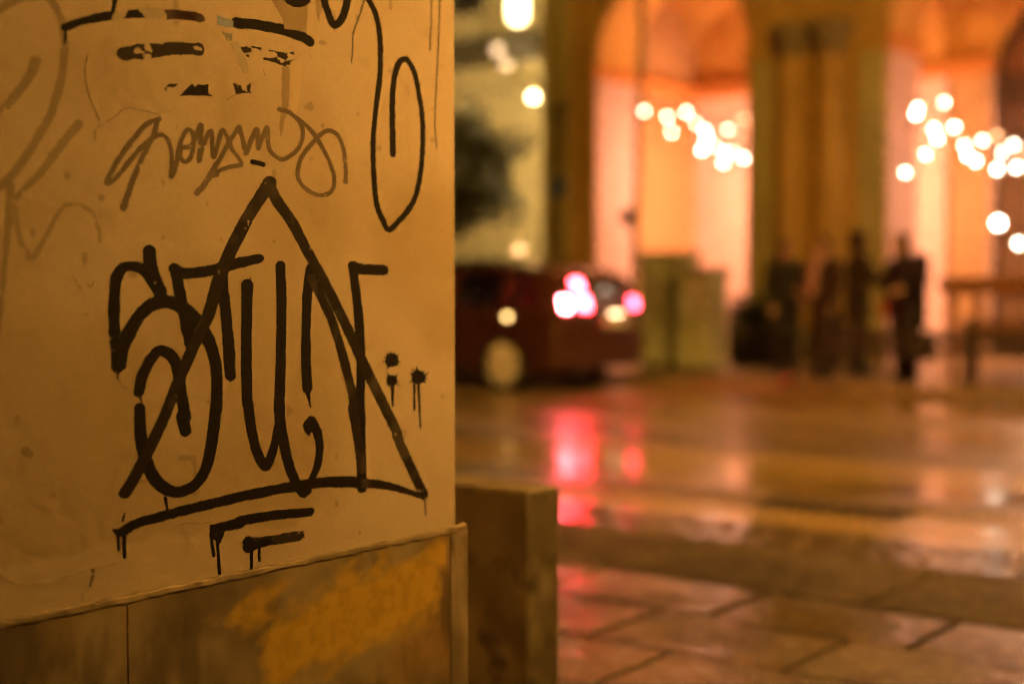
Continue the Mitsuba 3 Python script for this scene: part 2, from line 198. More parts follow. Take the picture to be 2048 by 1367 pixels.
# hand-written marks on the wall: (paint, stroke or patch, first and last width in mm, points y z in mm on the wall)
GRAFFITI = {
 'faint_loop': [
  ('faint','s',10.2,10.2,"1193.7 1597.4 1210.3 1610.1 1235.4 1620.8 1263.8 1629 1278 1625 1289.4 1611.8 1298.5 1593.1 1301.9 1563.4 1298.3 1522.6 1289 1486.4 1275.4 1452.5 1257.7 1423.5 1234.5 1389.5 1211.7 1360.9 1189.4 1340.1"),
 ],
 'faint_bar': [
  ('faint','s',11.1,10.2,"1252.2 1530.9 1242 1508.7 1219.2 1479.1 1185.7 1441.8"),
  ('faint','s',12.2,6.6,"1325.3 1443.1 1304.1 1419.7 1289.1 1403.4 1268.4 1376.8 1245.2 1353 1219.5 1329.4 1199.8 1306.4"),
 ],
 'faint_zigzag': [
  ('faint','s',9.6,5.9,"1207.2 1342.3 1205.3 1309.1 1202.2 1284.6 1195.9 1235.5 1189 1184 1186.2 1149.7 1181.7 1125.4"),
  ('ghost','s',8.1,5.5,"1209.7 1321.7 1218.7 1277.8 1228 1248.3 1240.5 1236.1 1255 1253.8 1272.7 1281.8 1290.7 1310.2 1311.5 1320 1332.5 1317.1 1350.6 1304.9 1359.5 1287 1361.7 1263.7"),
 ],
 'dash': [
  ('ink','s',10.6,12.4,"1303.1 1587.4 1336.7 1602.3 1386 1617.7"),
  ('ink','s',5.3,2.3,"1303.1 1588.7 1304.2 1578.8 1302.4 1562.9"),
  ('ink','s',7,4.7,"1395.8 1648.5 1393.1 1635.1 1390.6 1617.9"),
  ('ink','p',0,0,"1411.1 1616.4 1420.9 1631.5 1439.6 1635.6 1453.1 1623.6"),
 ],
 'dash_red': [
  ('redink','s',13.7,14.1,"1496.4 1635.2 1530.5 1639.7 1565.4 1639.9"),
 ],
 'dash_worn': [
  ('worn','s',20.5,19,"1412 1561.6 1462.3 1572.5 1512.7 1583 1559.5 1587.1"),
 ],
 'dash_low': [
  ('worn','p',0,0,"1489.8 1514.1 1498.4 1523.1 1517.1 1525.1 1510.2 1519 1515.3 1515.4 1511.7 1507.5 1498.2 1510.4"),
  ('ink','p',0,0,"1520.3 1506.7 1539.5 1523.5 1546.5 1529.7 1553.5 1525 1557.8 1530.1 1567.6 1529.3 1581.9 1532.2 1581.7 1516.9 1592.4 1513 1563.9 1511.2"),
 ],
 'dash_right': [
  ('ink','s',17,17.9,"1644.7 1643 1693.9 1646.5 1752.4 1645.5 1792.7 1641.3 1816.5 1634.1"),
 ],
 'dash_right_worn': [
  ('worn','p',0,0,"1648.8 1601.9 1663.1 1607.5 1705 1608.3 1732.3 1606 1760.1 1606 1776.2 1610.4 1783 1600.1 1772 1592.8 1764.7 1581.6 1732.1 1585.6 1697.1 1588.9 1668.5 1588.2"),
 ],
 'dash_small_worn': [
  ('worn','p',0,0,"1633.6 1539.8 1651.2 1543.5 1654.8 1530.2 1667.9 1528.2 1666.2 1542.8 1675.7 1543.9 1673.6 1530.8 1678.2 1527.5 1641.6 1522.6"),
 ],
 'blue_scrap': [
  ('blue','p',0,0,"1601.9 1650.8 1637.7 1644.8 1635.7 1633.2 1601.7 1633.5"),
  ('bluefaint','p',0,0,"1610 1624.9 1635.6 1622.8 1634.3 1609.9 1622.6 1609.8"),
 ],
 'grey_scrap': [
  ('paper','p',0,0,"1630.3 1608 1646.3 1611.5 1668.4 1578.8 1670.9 1560.5 1658.8 1557.7 1644.2 1587.2"),
  ('paper','p',0,0,"1389.7 1617.7 1398.6 1626.8 1417.7 1631 1411.1 1614.3 1388.3 1608.5"),
  ('paper','p',0,0,"1437 1636.5 1486.4 1644.5 1496.4 1634.7 1494.6 1626.9 1456.4 1624.1"),
 ],
 'tape_dark': [
  ('tapedark','p',0,0,"1748.7 1580.6 1766.3 1582.7 1763.3 1512.3 1753 1481.9 1743.6 1456.1 1741 1474.9 1746.5 1510.6"),
 ],
 'tape_pale': [
  ('tapepale','p',0,0,"1768 1592.9 1797.2 1595.3 1791 1538.7 1781.3 1499.2 1774.3 1489.1 1769.8 1524.7"),
 ],
 'brown_paper': [
  ('tapedark','p',0,0,"1717.6 1701.9 1750.6 1665.7 1754.5 1648.7 1809.2 1649.5 1812.2 1716.9"),
 ],
 'black_blob': [
  ('ink','p',0,0,"1749 1705.4 1760.8 1692.6 1776.9 1689.5 1797.2 1692.6 1815.8 1702.5 1824.2 1717.3"),
 ],
 'brown_drip': [
  ('tapedark','p',0,0,"1830.5 1716.7 1850.6 1719.9 1847.1 1695.3 1838.5 1673 1833.6 1684.3"),
 ],
 'loop_letter': [
  ('ink','s',12.6,12.9,"1850.7 1722.9 1854.8 1708.5 1861.9 1694.5 1876.7 1672.4 1894.9 1682.6 1907.3 1704.3 1915.3 1730.1"),
 ],
 'thin_drip': [
  ('drip','s',3.3,3,"1958.5 1733.7 1947.1 1704.1 1929 1664.4 1926.6 1639.4 1922.9 1609.6"),
  ('drip','s',3.4,3.4,"2150.4 1767 2148.7 1710.9 2145 1661.8"),
  ('drip','s',4,3,"2175.2 1770.9 2172.4 1697.7 2166 1614.2 2160.7 1547.4 2159.6 1514.2 2165 1468.9"),
 ],
 'loop_letter_big': [
  ('ink','s',10.3,11.5,"1965.3 1737.9 1987.9 1710.1 1999.2 1674 2002.2 1630.2 1998.7 1585.6 1989.1 1534.1 1982 1483 1980.8 1435.6 1983.7 1388.4 1990.4 1347.5 2006.5 1319.5 2025.1 1301.6 2053.8 1321.2 2082.9 1345 2105.1 1378.7 2117.6 1428.6 2122.8 1478.2 2122 1520.8 2113.2 1565.8 2098.7 1609.8 2081.7 1630.4 2067.3 1633.5 2050.5 1620.2 2039.4 1590.2 2034.9 1551.4 2034.7 1503.4 2035.3 1447.4"),
 ],
 'signature': [
  ('marker','s',7.3,6.6,"1477.5 1464.4 1454.2 1454.3 1427.8 1429.5 1401.8 1398.6 1382.5 1371.2 1377 1355.7 1395 1366.7 1420.9 1394.6 1447.2 1420.4 1473.8 1438 1490.5 1437.2 1500.5 1421.7 1504.3 1397.6 1501.9 1372.4 1513.8 1396.8 1519.3 1423.2 1531.7 1448.7 1543.9 1451.1 1548.9 1436.4 1545.1 1411.3 1531.1 1399.3 1519.5 1409.5 1524.4 1423.5"),
  ('marker','s',6.5,8.7,"1475.8 1464.3 1467.1 1438 1446.9 1404.4 1426.9 1365.9 1406.1 1317.8"),
  ('marker','s',7.4,6.7,"1524.4 1422.2 1545.3 1427.9 1565.1 1463.2 1559.8 1404 1568.2 1426.8 1586.4 1454.7 1590.2 1411.7 1600.6 1432 1611.8 1457.7 1629.9 1431.4 1627.7 1431.3 1652.7 1404 1627.3 1397.3 1597.9 1387 1598.2 1382.8 1585.5 1379.2"),
  ('marker','s',6.8,9.1,"1646.2 1465.4 1624.4 1436.7 1594.7 1395.2 1572.9 1365.9 1554.9 1348.9"),
  ('marker','s',7.7,7.1,"1648.5 1466.4 1657.6 1442.1 1663.1 1422.5 1676.6 1449.3 1689 1465.3 1691 1433.7 1699.6 1451.1 1712.2 1471 1713.9 1443.5 1723.6 1426.8 1746.4 1418.1 1770.6 1427.2 1791.1 1446.5 1798.2 1467.9 1791.4 1485.2 1779.3 1496"),
  ('marker','s',7.9,7.4,"1741.2 1504.9 1767.2 1500.8 1799.6 1486 1824.3 1470.1 1845.2 1447.6 1866.2 1418.6 1876.8 1388.7 1868 1366.8 1844.5 1359.5 1815.1 1364.1 1790.5 1380.8 1784.5 1398.4 1795 1425.9 1824.2 1455 1845.4 1471.8 1866.7 1478.1 1888.2 1469.2 1901.1 1445.6 1906.1 1415.1 1905.9 1387.9"),
  ('marker','s',9.3,9.3,"1905.9 1388.8 1906.4 1387.3"),
 ],
 'short_dash': [
  ('ink','s',8.6,8.7,"1678.1 1409.1 1702.3 1406.1"),
 ],
 'letter_s': [
  ('ink','s',20.2,17.9,"1456.4 1251.1 1457.9 1233.6 1464.9 1209.4 1477.9 1186.3"),
  ('ink','s',16.3,15.8,"1478.9 1180.9 1464.1 1198.6 1447.8 1218.7 1425 1225.8 1405.7 1223.7 1392.8 1209.1 1388 1182.8 1386.3 1151.2 1386.8 1120.9"),
  ('ink','s',15.8,15.9,"1389.5 1106.3 1392.7 1065.2"),
  ('ink','s',7.1,2.4,"1392.1 1063.9 1392.2 1048.5"),
  ('ink','s',19.1,20.3,"1394.7 1069 1404 1100.5 1423.8 1133.2 1447 1156.9 1473.7 1168.2 1500.7 1167.1 1528.1 1155.7 1555.9 1133 1577 1102.9"),
  ('ink','s',20.1,16.1,"1555.9 1133 1577 1102.9 1590.4 1068.6 1594.3 1028.7 1592.7 986.2 1592.5 993.5 1586.7 955.1 1572.5 896.4 1549.9 865.5 1514.8 853.1 1485 861.4 1460.2 883.9 1444.9 916 1437.1 943.6 1434.3 979.1 1433.3 999.3"),
  ('ink','s',16.1,17.5,"1432.8 1024.3 1438.9 1046.8 1452.4 1070.4 1469.3 1086.8 1486.1 1087.3 1503 1075.1 1512.3 1052.6 1517.8 1019.1 1526 976.9 1519.8 979.5 1526.9 953.7"),
  ('ink','p',0,0,"1424 1030.2 1432.2 1029.7 1440.1 1006.3 1435.2 1010.7"),
  ('ink','s',8.1,5.6,"1432.3 993.4 1433 965.8 1433.7 1000.9"),
  ('ink','s',4.1,3.3,"1482.8 847.9 1487.2 827.5"),
 ],
 'letter_t': [
  ('ink','s',18.1,15.7,"1507.2 1222.7 1518.5 1215.6 1560.5 1217.5 1603.7 1225.4 1640.4 1232.8 1691.8 1242.1"),
  ('ink','s',16.4,18.3,"1508.2 1219.1 1518 1179.3 1526.6 1143.3 1539.7 1098.6"),
  ('ink','s',17,18,"1605.6 1226.8 1612.3 1170.1 1619 1113 1621.9 1070.1 1623.8 1041.3"),
  ('ink','s',13.7,2.6,"1623.8 1041.3 1623.7 1031.3"),
 ],
 'letter_u': [
  ('ink','s',19,14.3,"1663.8 1195.6 1662.7 1169.6 1661 1111.8 1660.4 1053.9 1661.7 995.9 1663.5 988.7 1670.2 948.4 1681.8 907.4 1702.3 876.9 1715.6 893.2 1728.2 925.3 1738.6 968.9"),
  ('ink','s',16.8,17.2,"1741.5 1230.1 1743.3 1168.8 1742 1109.5 1739.9 1050.2 1736.4 976.1 1737.7 983.7 1738.4 954.1 1748 908.7 1760.2 870.2 1775.2 838.6"),
  ('ink','s',2.6,1.7,"1669.5 1201.4 1670.4 1207.7"),
 ],
 'letter_n': [
  ('ink','s',16.3,17.3,"1814 1225.6 1807 1180.3 1803.2 1122.9 1802.3 1062.4 1805.2 1009.3"),
  ('ink','s',8.2,1.8,"1805.5 1004.7 1810 984.6 1813.2 973.2"),
  ('ink2','s',16.3,16.2,"1818 1207.5 1847.2 1164.7 1872.7 1121.3 1898.4 1058.4 1924.5 978.7 1922.5 963.4 1934.4 911.4 1946.9 847.1"),
  ('ink','s',16.9,18.1,"1924.7 1223.3 1934.6 1166.9 1942.3 1103.9 1945.1 1040.6 1942.4 977.5 1944.8 954 1944.5 898.8 1945.6 811.6"),
  ('ink','s',18.7,20.2,"1923.9 1231.1 1948.5 1225.1 2008.3 1223.9"),
  ('ink','s',16.5,11.9,"1814.7 948.2 1830.3 924.1 1835.3 896.9 1829.8 866.9 1813.9 840"),
  ('ink','p',0,0,"1792.9 942.3 1801.8 952.2 1814.8 953.9 1825.2 947.4 1817.2 932.8 1809.3 921.3 1798 930.6"),
 ],
 'roof_outline': [
  ('ink2','s',21,16,"1718.4 1375.4 1687 1338.9 1656.1 1298.8 1622 1245.4 1599.9 1204.1 1577.5 1147.9 1541.3 1087.4 1509.3 1030.7 1484.8 984.1 1471.2 961 1439.9 913.1 1419.2 883.3 1403.7 865.1"),
  ('ink2','s',17.5,18.1,"1714.4 1375.1 1735.8 1342.5 1769.5 1308.6 1806 1258.7 1847.5 1204.5 1890.2 1142.6 1925.2 1088.7 1951.9 1046.6 1979.2 1005.5 2009.2 961.8 2037.4 919.2 2056.1 881.9 2091.1 826 2123.7 776.7"),
  ('drip','s',4,3,"2126.8 770.1 2128.6 735.7"),
 ],
 'underline': [
  ('ink','s',13.6,19.1,"1401.2 805.3 1426.4 813 1484.5 818.9 1553.9 824 1643.8 829.8 1669.1 831.5 1742.3 833 1819 833.7 1899.5 827.8 1955.3 818.5"),
  ('ink2','s',17.2,8,"1949.6 819.1 1989.6 812.6 2036.6 801.3 2115.6 774.8"),
  ('ink','p',0,0,"1767.5 832 1813.8 826.7 1813.7 817.2 1795.4 809.1 1785.2 813"),
  ('ink','p',0,0,"1932.6 809.2 1958 806.3 1955.2 801.8 1945 801.4 1937.1 804.7"),
  ('ink','p',0,0,"1378.3 809.5 1402.1 810.2 1418.1 801.3 1401.9 795.2 1386 797.5"),
  ('ink','s',4.8,3.2,"1390 798.6 1390.5 774.6"),
  ('ink','s',5.6,4,"1401.1 797 1401.4 761.2"),
  ('ink','s',2,3.2,"1402.4 832.5 1398.3 820.1"),
 ],
 'underline_short': [
  ('ink','s',17.1,15.6,"1589.2 779.4 1612.1 783.4 1643.3 784.6 1644.9 788.1 1717.1 787.8 1810.8 782.5"),
  ('ink','p',0,0,"1575.8 790.1 1598.4 790.6 1607.4 771.5 1598.1 755 1577.8 768.6"),
  ('ink','s',5.1,4.3,"1579.2 775.5 1580.8 757.5 1584.7 736.3"),
  ('ink','s',4.3,4.3,"1591.8 770.2 1593.4 745 1596.6 704.5"),
 ],
 'underline_low': [
  ('worn','s',19.3,14.6,"1658.7 746.3 1716.7 743.4 1787.1 742.8"),
  ('ink','p',0,0,"1648.3 751.4 1656.4 759.3 1668.3 757.7 1675.4 747.5 1711.8 751.5 1720.6 737.3 1692.2 735.9 1675.2 731.1 1658.5 729.9 1649.1 738.6"),
  ('ink','s',5.3,4.4,"1668.6 733.9 1668.7 701.7"),
  ('ink','s',4.4,3.5,"1686.9 738.5 1687.1 712"),
 ],
 'splat': [
  ('ink','p',0,0,"2048.1 1049.3 2054.9 1046.1 2050.2 1044.5 2047.9 1042.1 2052.2 1038.6 2043.4 1040.9 2043 1038 2038.5 1036.8 2036.6 1037.7 2032.9 1036.3 2029.3 1038 2026.7 1037 2024.7 1038.8 2015.4 1031.9 2018.3 1040.7 2016.3 1040.9 2014.1 1043.2 2014.2 1045.4 2013.1 1047.5 2001.3 1048.2 2014.1 1050.5 2013.8 1053.4 2007 1057.7 2016.9 1057.2 2017.8 1057.9 2014.8 1064.4 2022.6 1060.7 2024 1062.7 2024.6 1066.5 2030.9 1062.5 2032.5 1061.7 2036.6 1065.2 2040.1 1061.4 2043.1 1059.5 2050.2 1060.7 2047.4 1056.2 2048.8 1055.4 2048 1052.5 2049 1051.3"),
  ('ink','p',0,0,"2046.4 1010.4 2050.6 1006.5 2045.2 1007.3 2044.2 1004.6 2053 998.7 2041.3 1002.7 2039.7 1002.3 2037.7 1001.3 2036.1 1000.1 2033.4 998.7 2031 993.1 2027.4 999.1 2025.3 1001.3 2019.3 997.5 2020.3 1001.9 2018.3 1004.5 2013 1002.9 2017.1 1007 2016.2 1009.6 2014.7 1010 2015.3 1013.1 2015 1014.8 2016.4 1016.1 2017.6 1016.4 2018.5 1019.6 2016.3 1025.1 2023.2 1021 2025.7 1021.4 2028 1021.1 2031.1 1022.6 2031.9 1022.5 2035.7 1019.8 2037.9 1019.2 2041.1 1019 2046.8 1022.7 2044.3 1016.8 2044.6 1014.2 2044.2 1013.7 2045.5 1011"),
  ('ink','s',7.8,2.9,"2031.2 1005.8 2032.8 960.2"),
 ],
 'splat_right': [
  ('ink','p',0,0,"2129.1 1011.4 2140.8 1006.5 2127.8 1008.1 2127.2 1005.4 2131.2 998.7 2121 1003.9 2118.6 1001 2114.4 1000.8 2113.5 998.8 2109.2 1000.6 2105.3 1000.6 2102.8 1000.1 2099.1 1001.3 2090.6 993.4 2095.7 1003.4 2090.1 1004.4 2078.3 1002.6 2089.3 1009.6 2087.9 1011.7 2086.8 1012.8 2087.9 1015.7 2088.5 1017.9 2079.7 1021.3 2088.3 1022.2 2093.4 1022.4 2087.2 1029.6 2097.3 1025.8 2099 1025.6 2102.1 1035.3 2107.7 1027.3 2110.2 1027 2112.3 1026.2 2116.7 1024.4 2120.5 1024.1 2126.6 1025.3 2123.7 1020 2124.4 1018 2138.6 1019.9 2129.1 1015.1"),
  ('ink','s',5,4,"2096.6 1002.1 2094.9 949.3"),
  ('ink','s',5,3,"2107.5 1003.2 2112.2 933.1 2114.3 912.7"),
 ],
 'semicolon': [
  ('drip','p',0,0,"1337.9 752.3 1344.8 751.2 1343.6 746.2 1338.6 747"),
  ('drip','s',3.9,2.4,"1341.2 741.7 1339.9 735.3 1336 726.2"),
 ],
 'smudge': [
  ('faint','s',10.5,9,"1226.1 949.2 1233 942.3"),
 ],
 'crack': [
  ('crack','s',1.5,1.6,"1355.3 1419.9 1356.1 1436.7 1371.1 1447.8 1396.3 1463.6 1409.2 1474 1428.4 1477.2 1454.4 1474.9 1480.9 1471.4"),
  ('crack','s',1.7,1.2,"1387.6 1058.8 1401.6 1038.1 1409.5 1031.6 1422.4 1029.7"),
  ('crack','s',1.2,0.9,"1312.8 1208.9 1324.6 1192.2"),
  ('crack','s',1.2,0.9,"1336.8 1198.6 1344.4 1193.4 1349.1 1202.5"),
  ('crack','s',1.5,1.2,"1507.7 797.6 1527.2 800.2 1553.5 795.9 1575.8 795.4 1594 801.9"),
  ('crack','s',1.3,1.2,"1704.7 1570.2 1708.5 1562 1716.2 1561.4"),
  ('crack','s',1.7,1,"1621.2 1509.8 1636 1518.3 1647.2 1522.3 1677.4 1526.9"),
  ('crack','s',1.9,1.2,"1179.9 771.1 1200.2 753.8 1249.5 744.9 1297.1 748.9 1334.8 752.5 1385.4 754.4"),
  ('crack','s',1.2,0.9,"1343.5 1550.9 1338.6 1524.8 1344.1 1492.2 1359 1462.8 1365 1450.4"),
  ('crack','s',1.2,0.8,"1321 715.7 1322.7 705.6"),
 ],
}

# ---------------------------------------------------------------- ground
structure('road', box(-700, 700, 5.8, 15.6, -0.6, -0.1), 'm_road')
structure('ground', trimesh.Trimesh([[-1500, -1500, -0.7], [1500, -1500, -0.7], [1500, 1500, -0.7], [-1500, 1500, -0.7]], [[0, 1, 2], [0, 2, 3]], process=False), 'm_joint')
pav = structure('pavement', box(-60, 60, -40, 5.79, -0.6, -0.014), 'm_joint')
r0 = random.Random(3)
for r in range(6):                                        # stone slabs in running bond between the wall and the kerb
    y0 = 4.935 - 0.49 * (r + 1); x = -6.2 + (0.0, 0.51, 0.13)[r % 3] * 1.0 - 0.08
    while x < 2.4:
        w = 0.74 + r0.uniform(-0.03, 0.03)
        if not (y0 < 2.25 and x < -1.7):
            s = slab(x + 0.013, x + w - 0.013, y0 + 0.012, y0 + 0.478, -0.06, r0.uniform(-0.003, 0.003), 0.007)
            c = s.vertices.mean(0); s.apply_translation(-c)
            s.apply_transform(trimesh.transformations.euler_matrix(r0.uniform(-0.006, 0.006), r0.uniform(-0.005, 0.005), 0)); s.apply_translation(c)
            put('pavement__slab', s, 'm_slab')
        x += w
x = -7.0
while x < 3.0:                                            # broad kerb stones
    put('pavement__kerb_stone', slab(x + 0.006, x + 1.194, 4.945, 5.80, -0.4, 0.002 + r0.uniform(-0.002, 0.002), 0.014), 'm_kerb'); x += 1.2
for r in range(6):                                        # gutter of small wet setts along the kerb
    x = -6.4 + 0.11 * (r % 2)
    while x < 0.3:
        w = r0.uniform(0.17, 0.25)
        put('road__sett', rbox(x, x + w - 0.014, 5.83 + 0.17 * r, 5.83 + 0.17 * r + 0.154, -0.15, -0.088 + r0.uniform(-0.004, 0.004), 0.022, 6), 'm_sett', smooth=50); x += w
far_pav = structure('far_pavement', box(-60, 60, 15.76, 60, -0.6, -0.002), 'm_far_pavement')
x = -26.0
while x < 4:
    put('far_pavement__kerb_stone', slab(x + 0.008, x + 1.392, 15.6, 15.75, -0.4, 0.004, 0.014), 'm_far_pavement'); x += 1.4
g = thing('drain_grate', 'black iron drain grate set in the wet road near the kerb', 'drain grate')
put(g + '__frame', [box(-4.0, -3.1, 7.40, 7.44, -0.2, -0.088), box(-4.0, -3.1, 7.71, 7.75, -0.2, -0.088), box(-4.0, -3.96, 7.44, 7.71, -0.2, -0.088), box(-3.14, -3.1, 7.44, 7.71, -0.2, -0.088)], 'm_iron')
for i in range(13): put(g + '__bar', box(-3.95 + i * 0.063, -3.922 + i * 0.063, 7.44, 7.71, -0.16, -0.091), 'm_iron')

# ---------------------------------------------------------------- near building with the graffiti
WX, WY = -1.876, 2.2195
b = thing('corner_building', 'cream plastered building corner covered in black graffiti above a stained stone plinth', 'building')
put(b + '__wall', box(-9.0, WX, -6.0, WY, 0.70, 9.0), 'm_plaster')
def rough_edge(g, amp, f, seed):
    def fn(c):
        c = np.asarray(c, float); q = np.stack([c[:, 0] * f, c[:, 1] * f, np.full(len(c), seed * 3.7)], 1)
        return c + amp * np.stack([meshkit.fbm(q, 3, seed) - 0.5, meshkit.fbm(q + 31, 3, seed) - 0.5], 1) * 2
    from shapely import transform, segmentize
    return transform(segmentize(g, 0.004), fn).buffer(0)
def stroke(pts, w0, w1, seed):
    """A marker line: a chain of discs along a curve. Drawn in a frame 1.3 times narrower in y, as the tip is broader along the wall."""
    c = catmull(np.array(pts) * [1 / 1.3, 1], 9); d = np.r_[0, np.cumsum(np.linalg.norm(np.diff(c, axis=0), axis=1))]; d /= max(d[-1], 1e-9)
    w = (w0 + (w1 - w0) * d) * (0.93 + 0.14 * meshkit.noise(np.stack([d * 9, d * 0, d * 0 + seed], 1), seed))
    discs = [Point(p).buffer(a / 2, 6) for p, a in zip(c, w)]
    g = unary_union([MultiPoint([*u.exterior.coords, *v.exterior.coords]).convex_hull for u, v in zip(discs[:-1], discs[1:])])
    return affinity.scale(g, 1.3, 1, origin=(0, 0))
NAMES = {'faint_loop': ('graffiti_line', 'faded broad curve at the left end of the wall'), 'faint_bar': ('graffiti_line', 'pair of faded slanting strokes at the left end'), 'faint_zigzag': ('graffiti_line', 'faded thin zigzag left of the letters'),
 'dash': ('graffiti_dash', 'black dash with torn gap, top left'), 'dash_red': ('graffiti_dash', 'reddish black dash stub, top left'), 'dash_worn': ('graffiti_dash', 'worn black dash, second row'), 'dash_low': ('graffiti_dash', 'small torn black patch, third row'),
 'dash_right': ('graffiti_dash', 'solid black slanting dash, top right'), 'dash_right_worn': ('graffiti_dash', 'flaked black dash under the solid slanting one'), 'dash_small_worn': ('graffiti_dash', 'small flaked black patch, third row right'),
 'blue_scrap': ('paper_scrap', 'torn blue paper scrap'), 'grey_scrap': ('paper_scrap', 'torn greyish paper remains'), 'tape_dark': ('tape_strip', 'brownish tapering glue strip'), 'tape_pale': ('tape_strip', 'pale tapering tape strip'), 'brown_paper': ('paper_scrap', 'brown paper remains at the top'),
 'black_blob': ('graffiti_blot', 'round black blot at the top'), 'brown_drip': ('paint_drip', 'brown drip at the top'), 'loop_letter': ('graffiti_line', 'black U-shaped stroke at the top'), 'thin_drip': ('paint_drip', 'thin long drips at the top right'),
 'loop_letter_big': ('graffiti_line', 'tall black looping line at the right'), 'signature': ('graffiti_signature', 'thin brown marker signature'), 'short_dash': ('graffiti_dash', 'short dash over the roof tip'),
 'letter_s': ('graffiti_letter', 'black letter S'), 'letter_t': ('graffiti_letter', 'black letter T'), 'letter_u': ('graffiti_letter', 'black letter U'), 'letter_n': ('graffiti_letter', 'black letter N'), 'roof_outline': ('graffiti_line', 'black pointed roof line over the letters'),
 'underline': ('graffiti_dash', 'long black underline'), 'underline_short': ('graffiti_dash', 'shorter second underline with drips'), 'underline_low': ('graffiti_dash', 'short lowest underline, worn at its end'), 'splat': ('graffiti_splat', 'black double splat right of the letters'),
 'splat_right': ('graffiti_splat', 'single black splat with long drips'), 'semicolon': ('graffiti_mark', 'small semicolon-like mark'), 'smudge': ('graffiti_mark', 'small dark smudge'), 'crack': ('crack', 'fine cracks and peeling edges')}
layer = 0; WIDER = {'ink': 1.07, 'ink2': 1.10, 'marker': 1.05, 'redink': 1.1, 'worn': 1.1, 'faint': 1.1}
for gname, items in GRAFFITI.items():
    by = {}
    for i, (inkname, kind, w0, w1, s) in enumerate(items):
        v = np.array(s.split(), float).reshape(-1, 2) / 1000; w0, w1 = (w0 * WIDER.get(inkname, 1.0), w1 * WIDER.get(inkname, 1.0))
        if kind == 's': g = stroke(v, w0 / 1000, w1 / 1000, layer * 7 + i)
        else: g = Polygon(v).buffer(0)
        by.setdefault(inkname, []).append(g)
    name, lab = NAMES[gname]
    for inkname, gs in by.items():
        g = rough_edge(unary_union(gs), 0.0015 if inkname in ('ink', 'ink2', 'drip', 'marker') else 0.0005 if inkname == 'crack' else 0.0025, 90 if inkname != 'worn' else 60, layer + 1)
        layer += 1
        loose = gname in ('crack', 'thin_drip')                # separate marks: each by itself
        for q, piece in enumerate(polys(g) if loose else [g]):
            k = put(b + '__wall__' + name, on_wall_x(piece, WX - 0.001, 0.00106 + 0.00002 * layer), 'm_' + inkname)
            if not loose: say(k, lab)
# plinth of stone panels, a cement bead on top and a rounded cement corner
for y0, y1 in ((-6.0, -1.4), (-1.4, 0.18), (0.18, 1.4085), (1.4095, 2.2085)):
    put(b + '__plinth_stone', slab(-9.0, WX - 0.003, y0, y1 - 0.002, -0.3, 0.687, 0.001), 'm_stained' if y1 > 2 else 'm_plinth')
ys = np.concatenate([np.linspace(-6, 0.6, 120), np.linspace(0.605, WY + 0.035, 620)]); n1 = meshkit.fbm(np.stack([ys * 14, ys * 0, ys * 0], 1), 3, 3); n2 = meshkit.fbm(np.stack([ys * 34, ys * 0 + 9, ys * 0], 1), 4, 4); n3 = meshkit.fbm(np.stack([ys * 60, ys * 0 + 3, ys * 0], 1), 3, 8)
v = []
for y, a, c, e_ in zip(ys, n1, n2, n3):
    d, h, u_ = 0.0030 + 0.005 * (a - 0.5), 0.008 * (c - 0.5), 0.006 * (e_ - 0.5)
    v += [(WX - 0.02, y, 0.687 + h), (WX - 0.003 + d * 0.5, y, 0.686 + h), (WX + d, y, 0.690 + h * 0.7), (WX + d * 0.8, y, 0.6975 + u_), (WX - 0.004, y, 0.7015 + u_)]
f = []
for i in range(len(ys) - 1):
    for j in range(4):
        q = i * 5 + j; f += [[q, q + 5, q + 6], [q, q + 6, q + 1]]
e = (len(ys) - 1) * 5; f += [[e, e + 4, e + 3], [e, e + 3, e + 2], [e, e + 2, e + 1]]
k = put(b + '__ledge', trimesh.Trimesh(v, np.array(f)[:, ::-1], process=False), 'm_cement', smooth=20); say(k, 'uneven cement ledge between plaster and plinth')
k = put(b + '__corner_strip', rbox(-2.4, WX - 0.001, 2.206, WY + 0.046, -0.3, 0.689, 0.006, 12), 'm_cement', smooth=40)
# low stone block beyond the corner
s = thing('stone_block', 'low brown weathered stone block standing beyond the graffiti wall corner', 'stone block')
def worn_stone(m, amp, f, seed, edge=0.02):
    t = tm(m.refine_to_length(edge)); t.merge_vertices(); v = np.array(t.vertices)
    d = np.stack([meshkit.fbm(v * f + 9 * k, 3, seed + k) - 0.5 for k in range(3)], 1); t.vertices = v + amp * 2 * d; return t
put(s + '__body', worn_stone(rbox(-3.3, -2.106, 2.77, 2.905, -0.1, 0.686, 0.012, 10), 0.006, 14, 5), 'm_block', smooth=50)

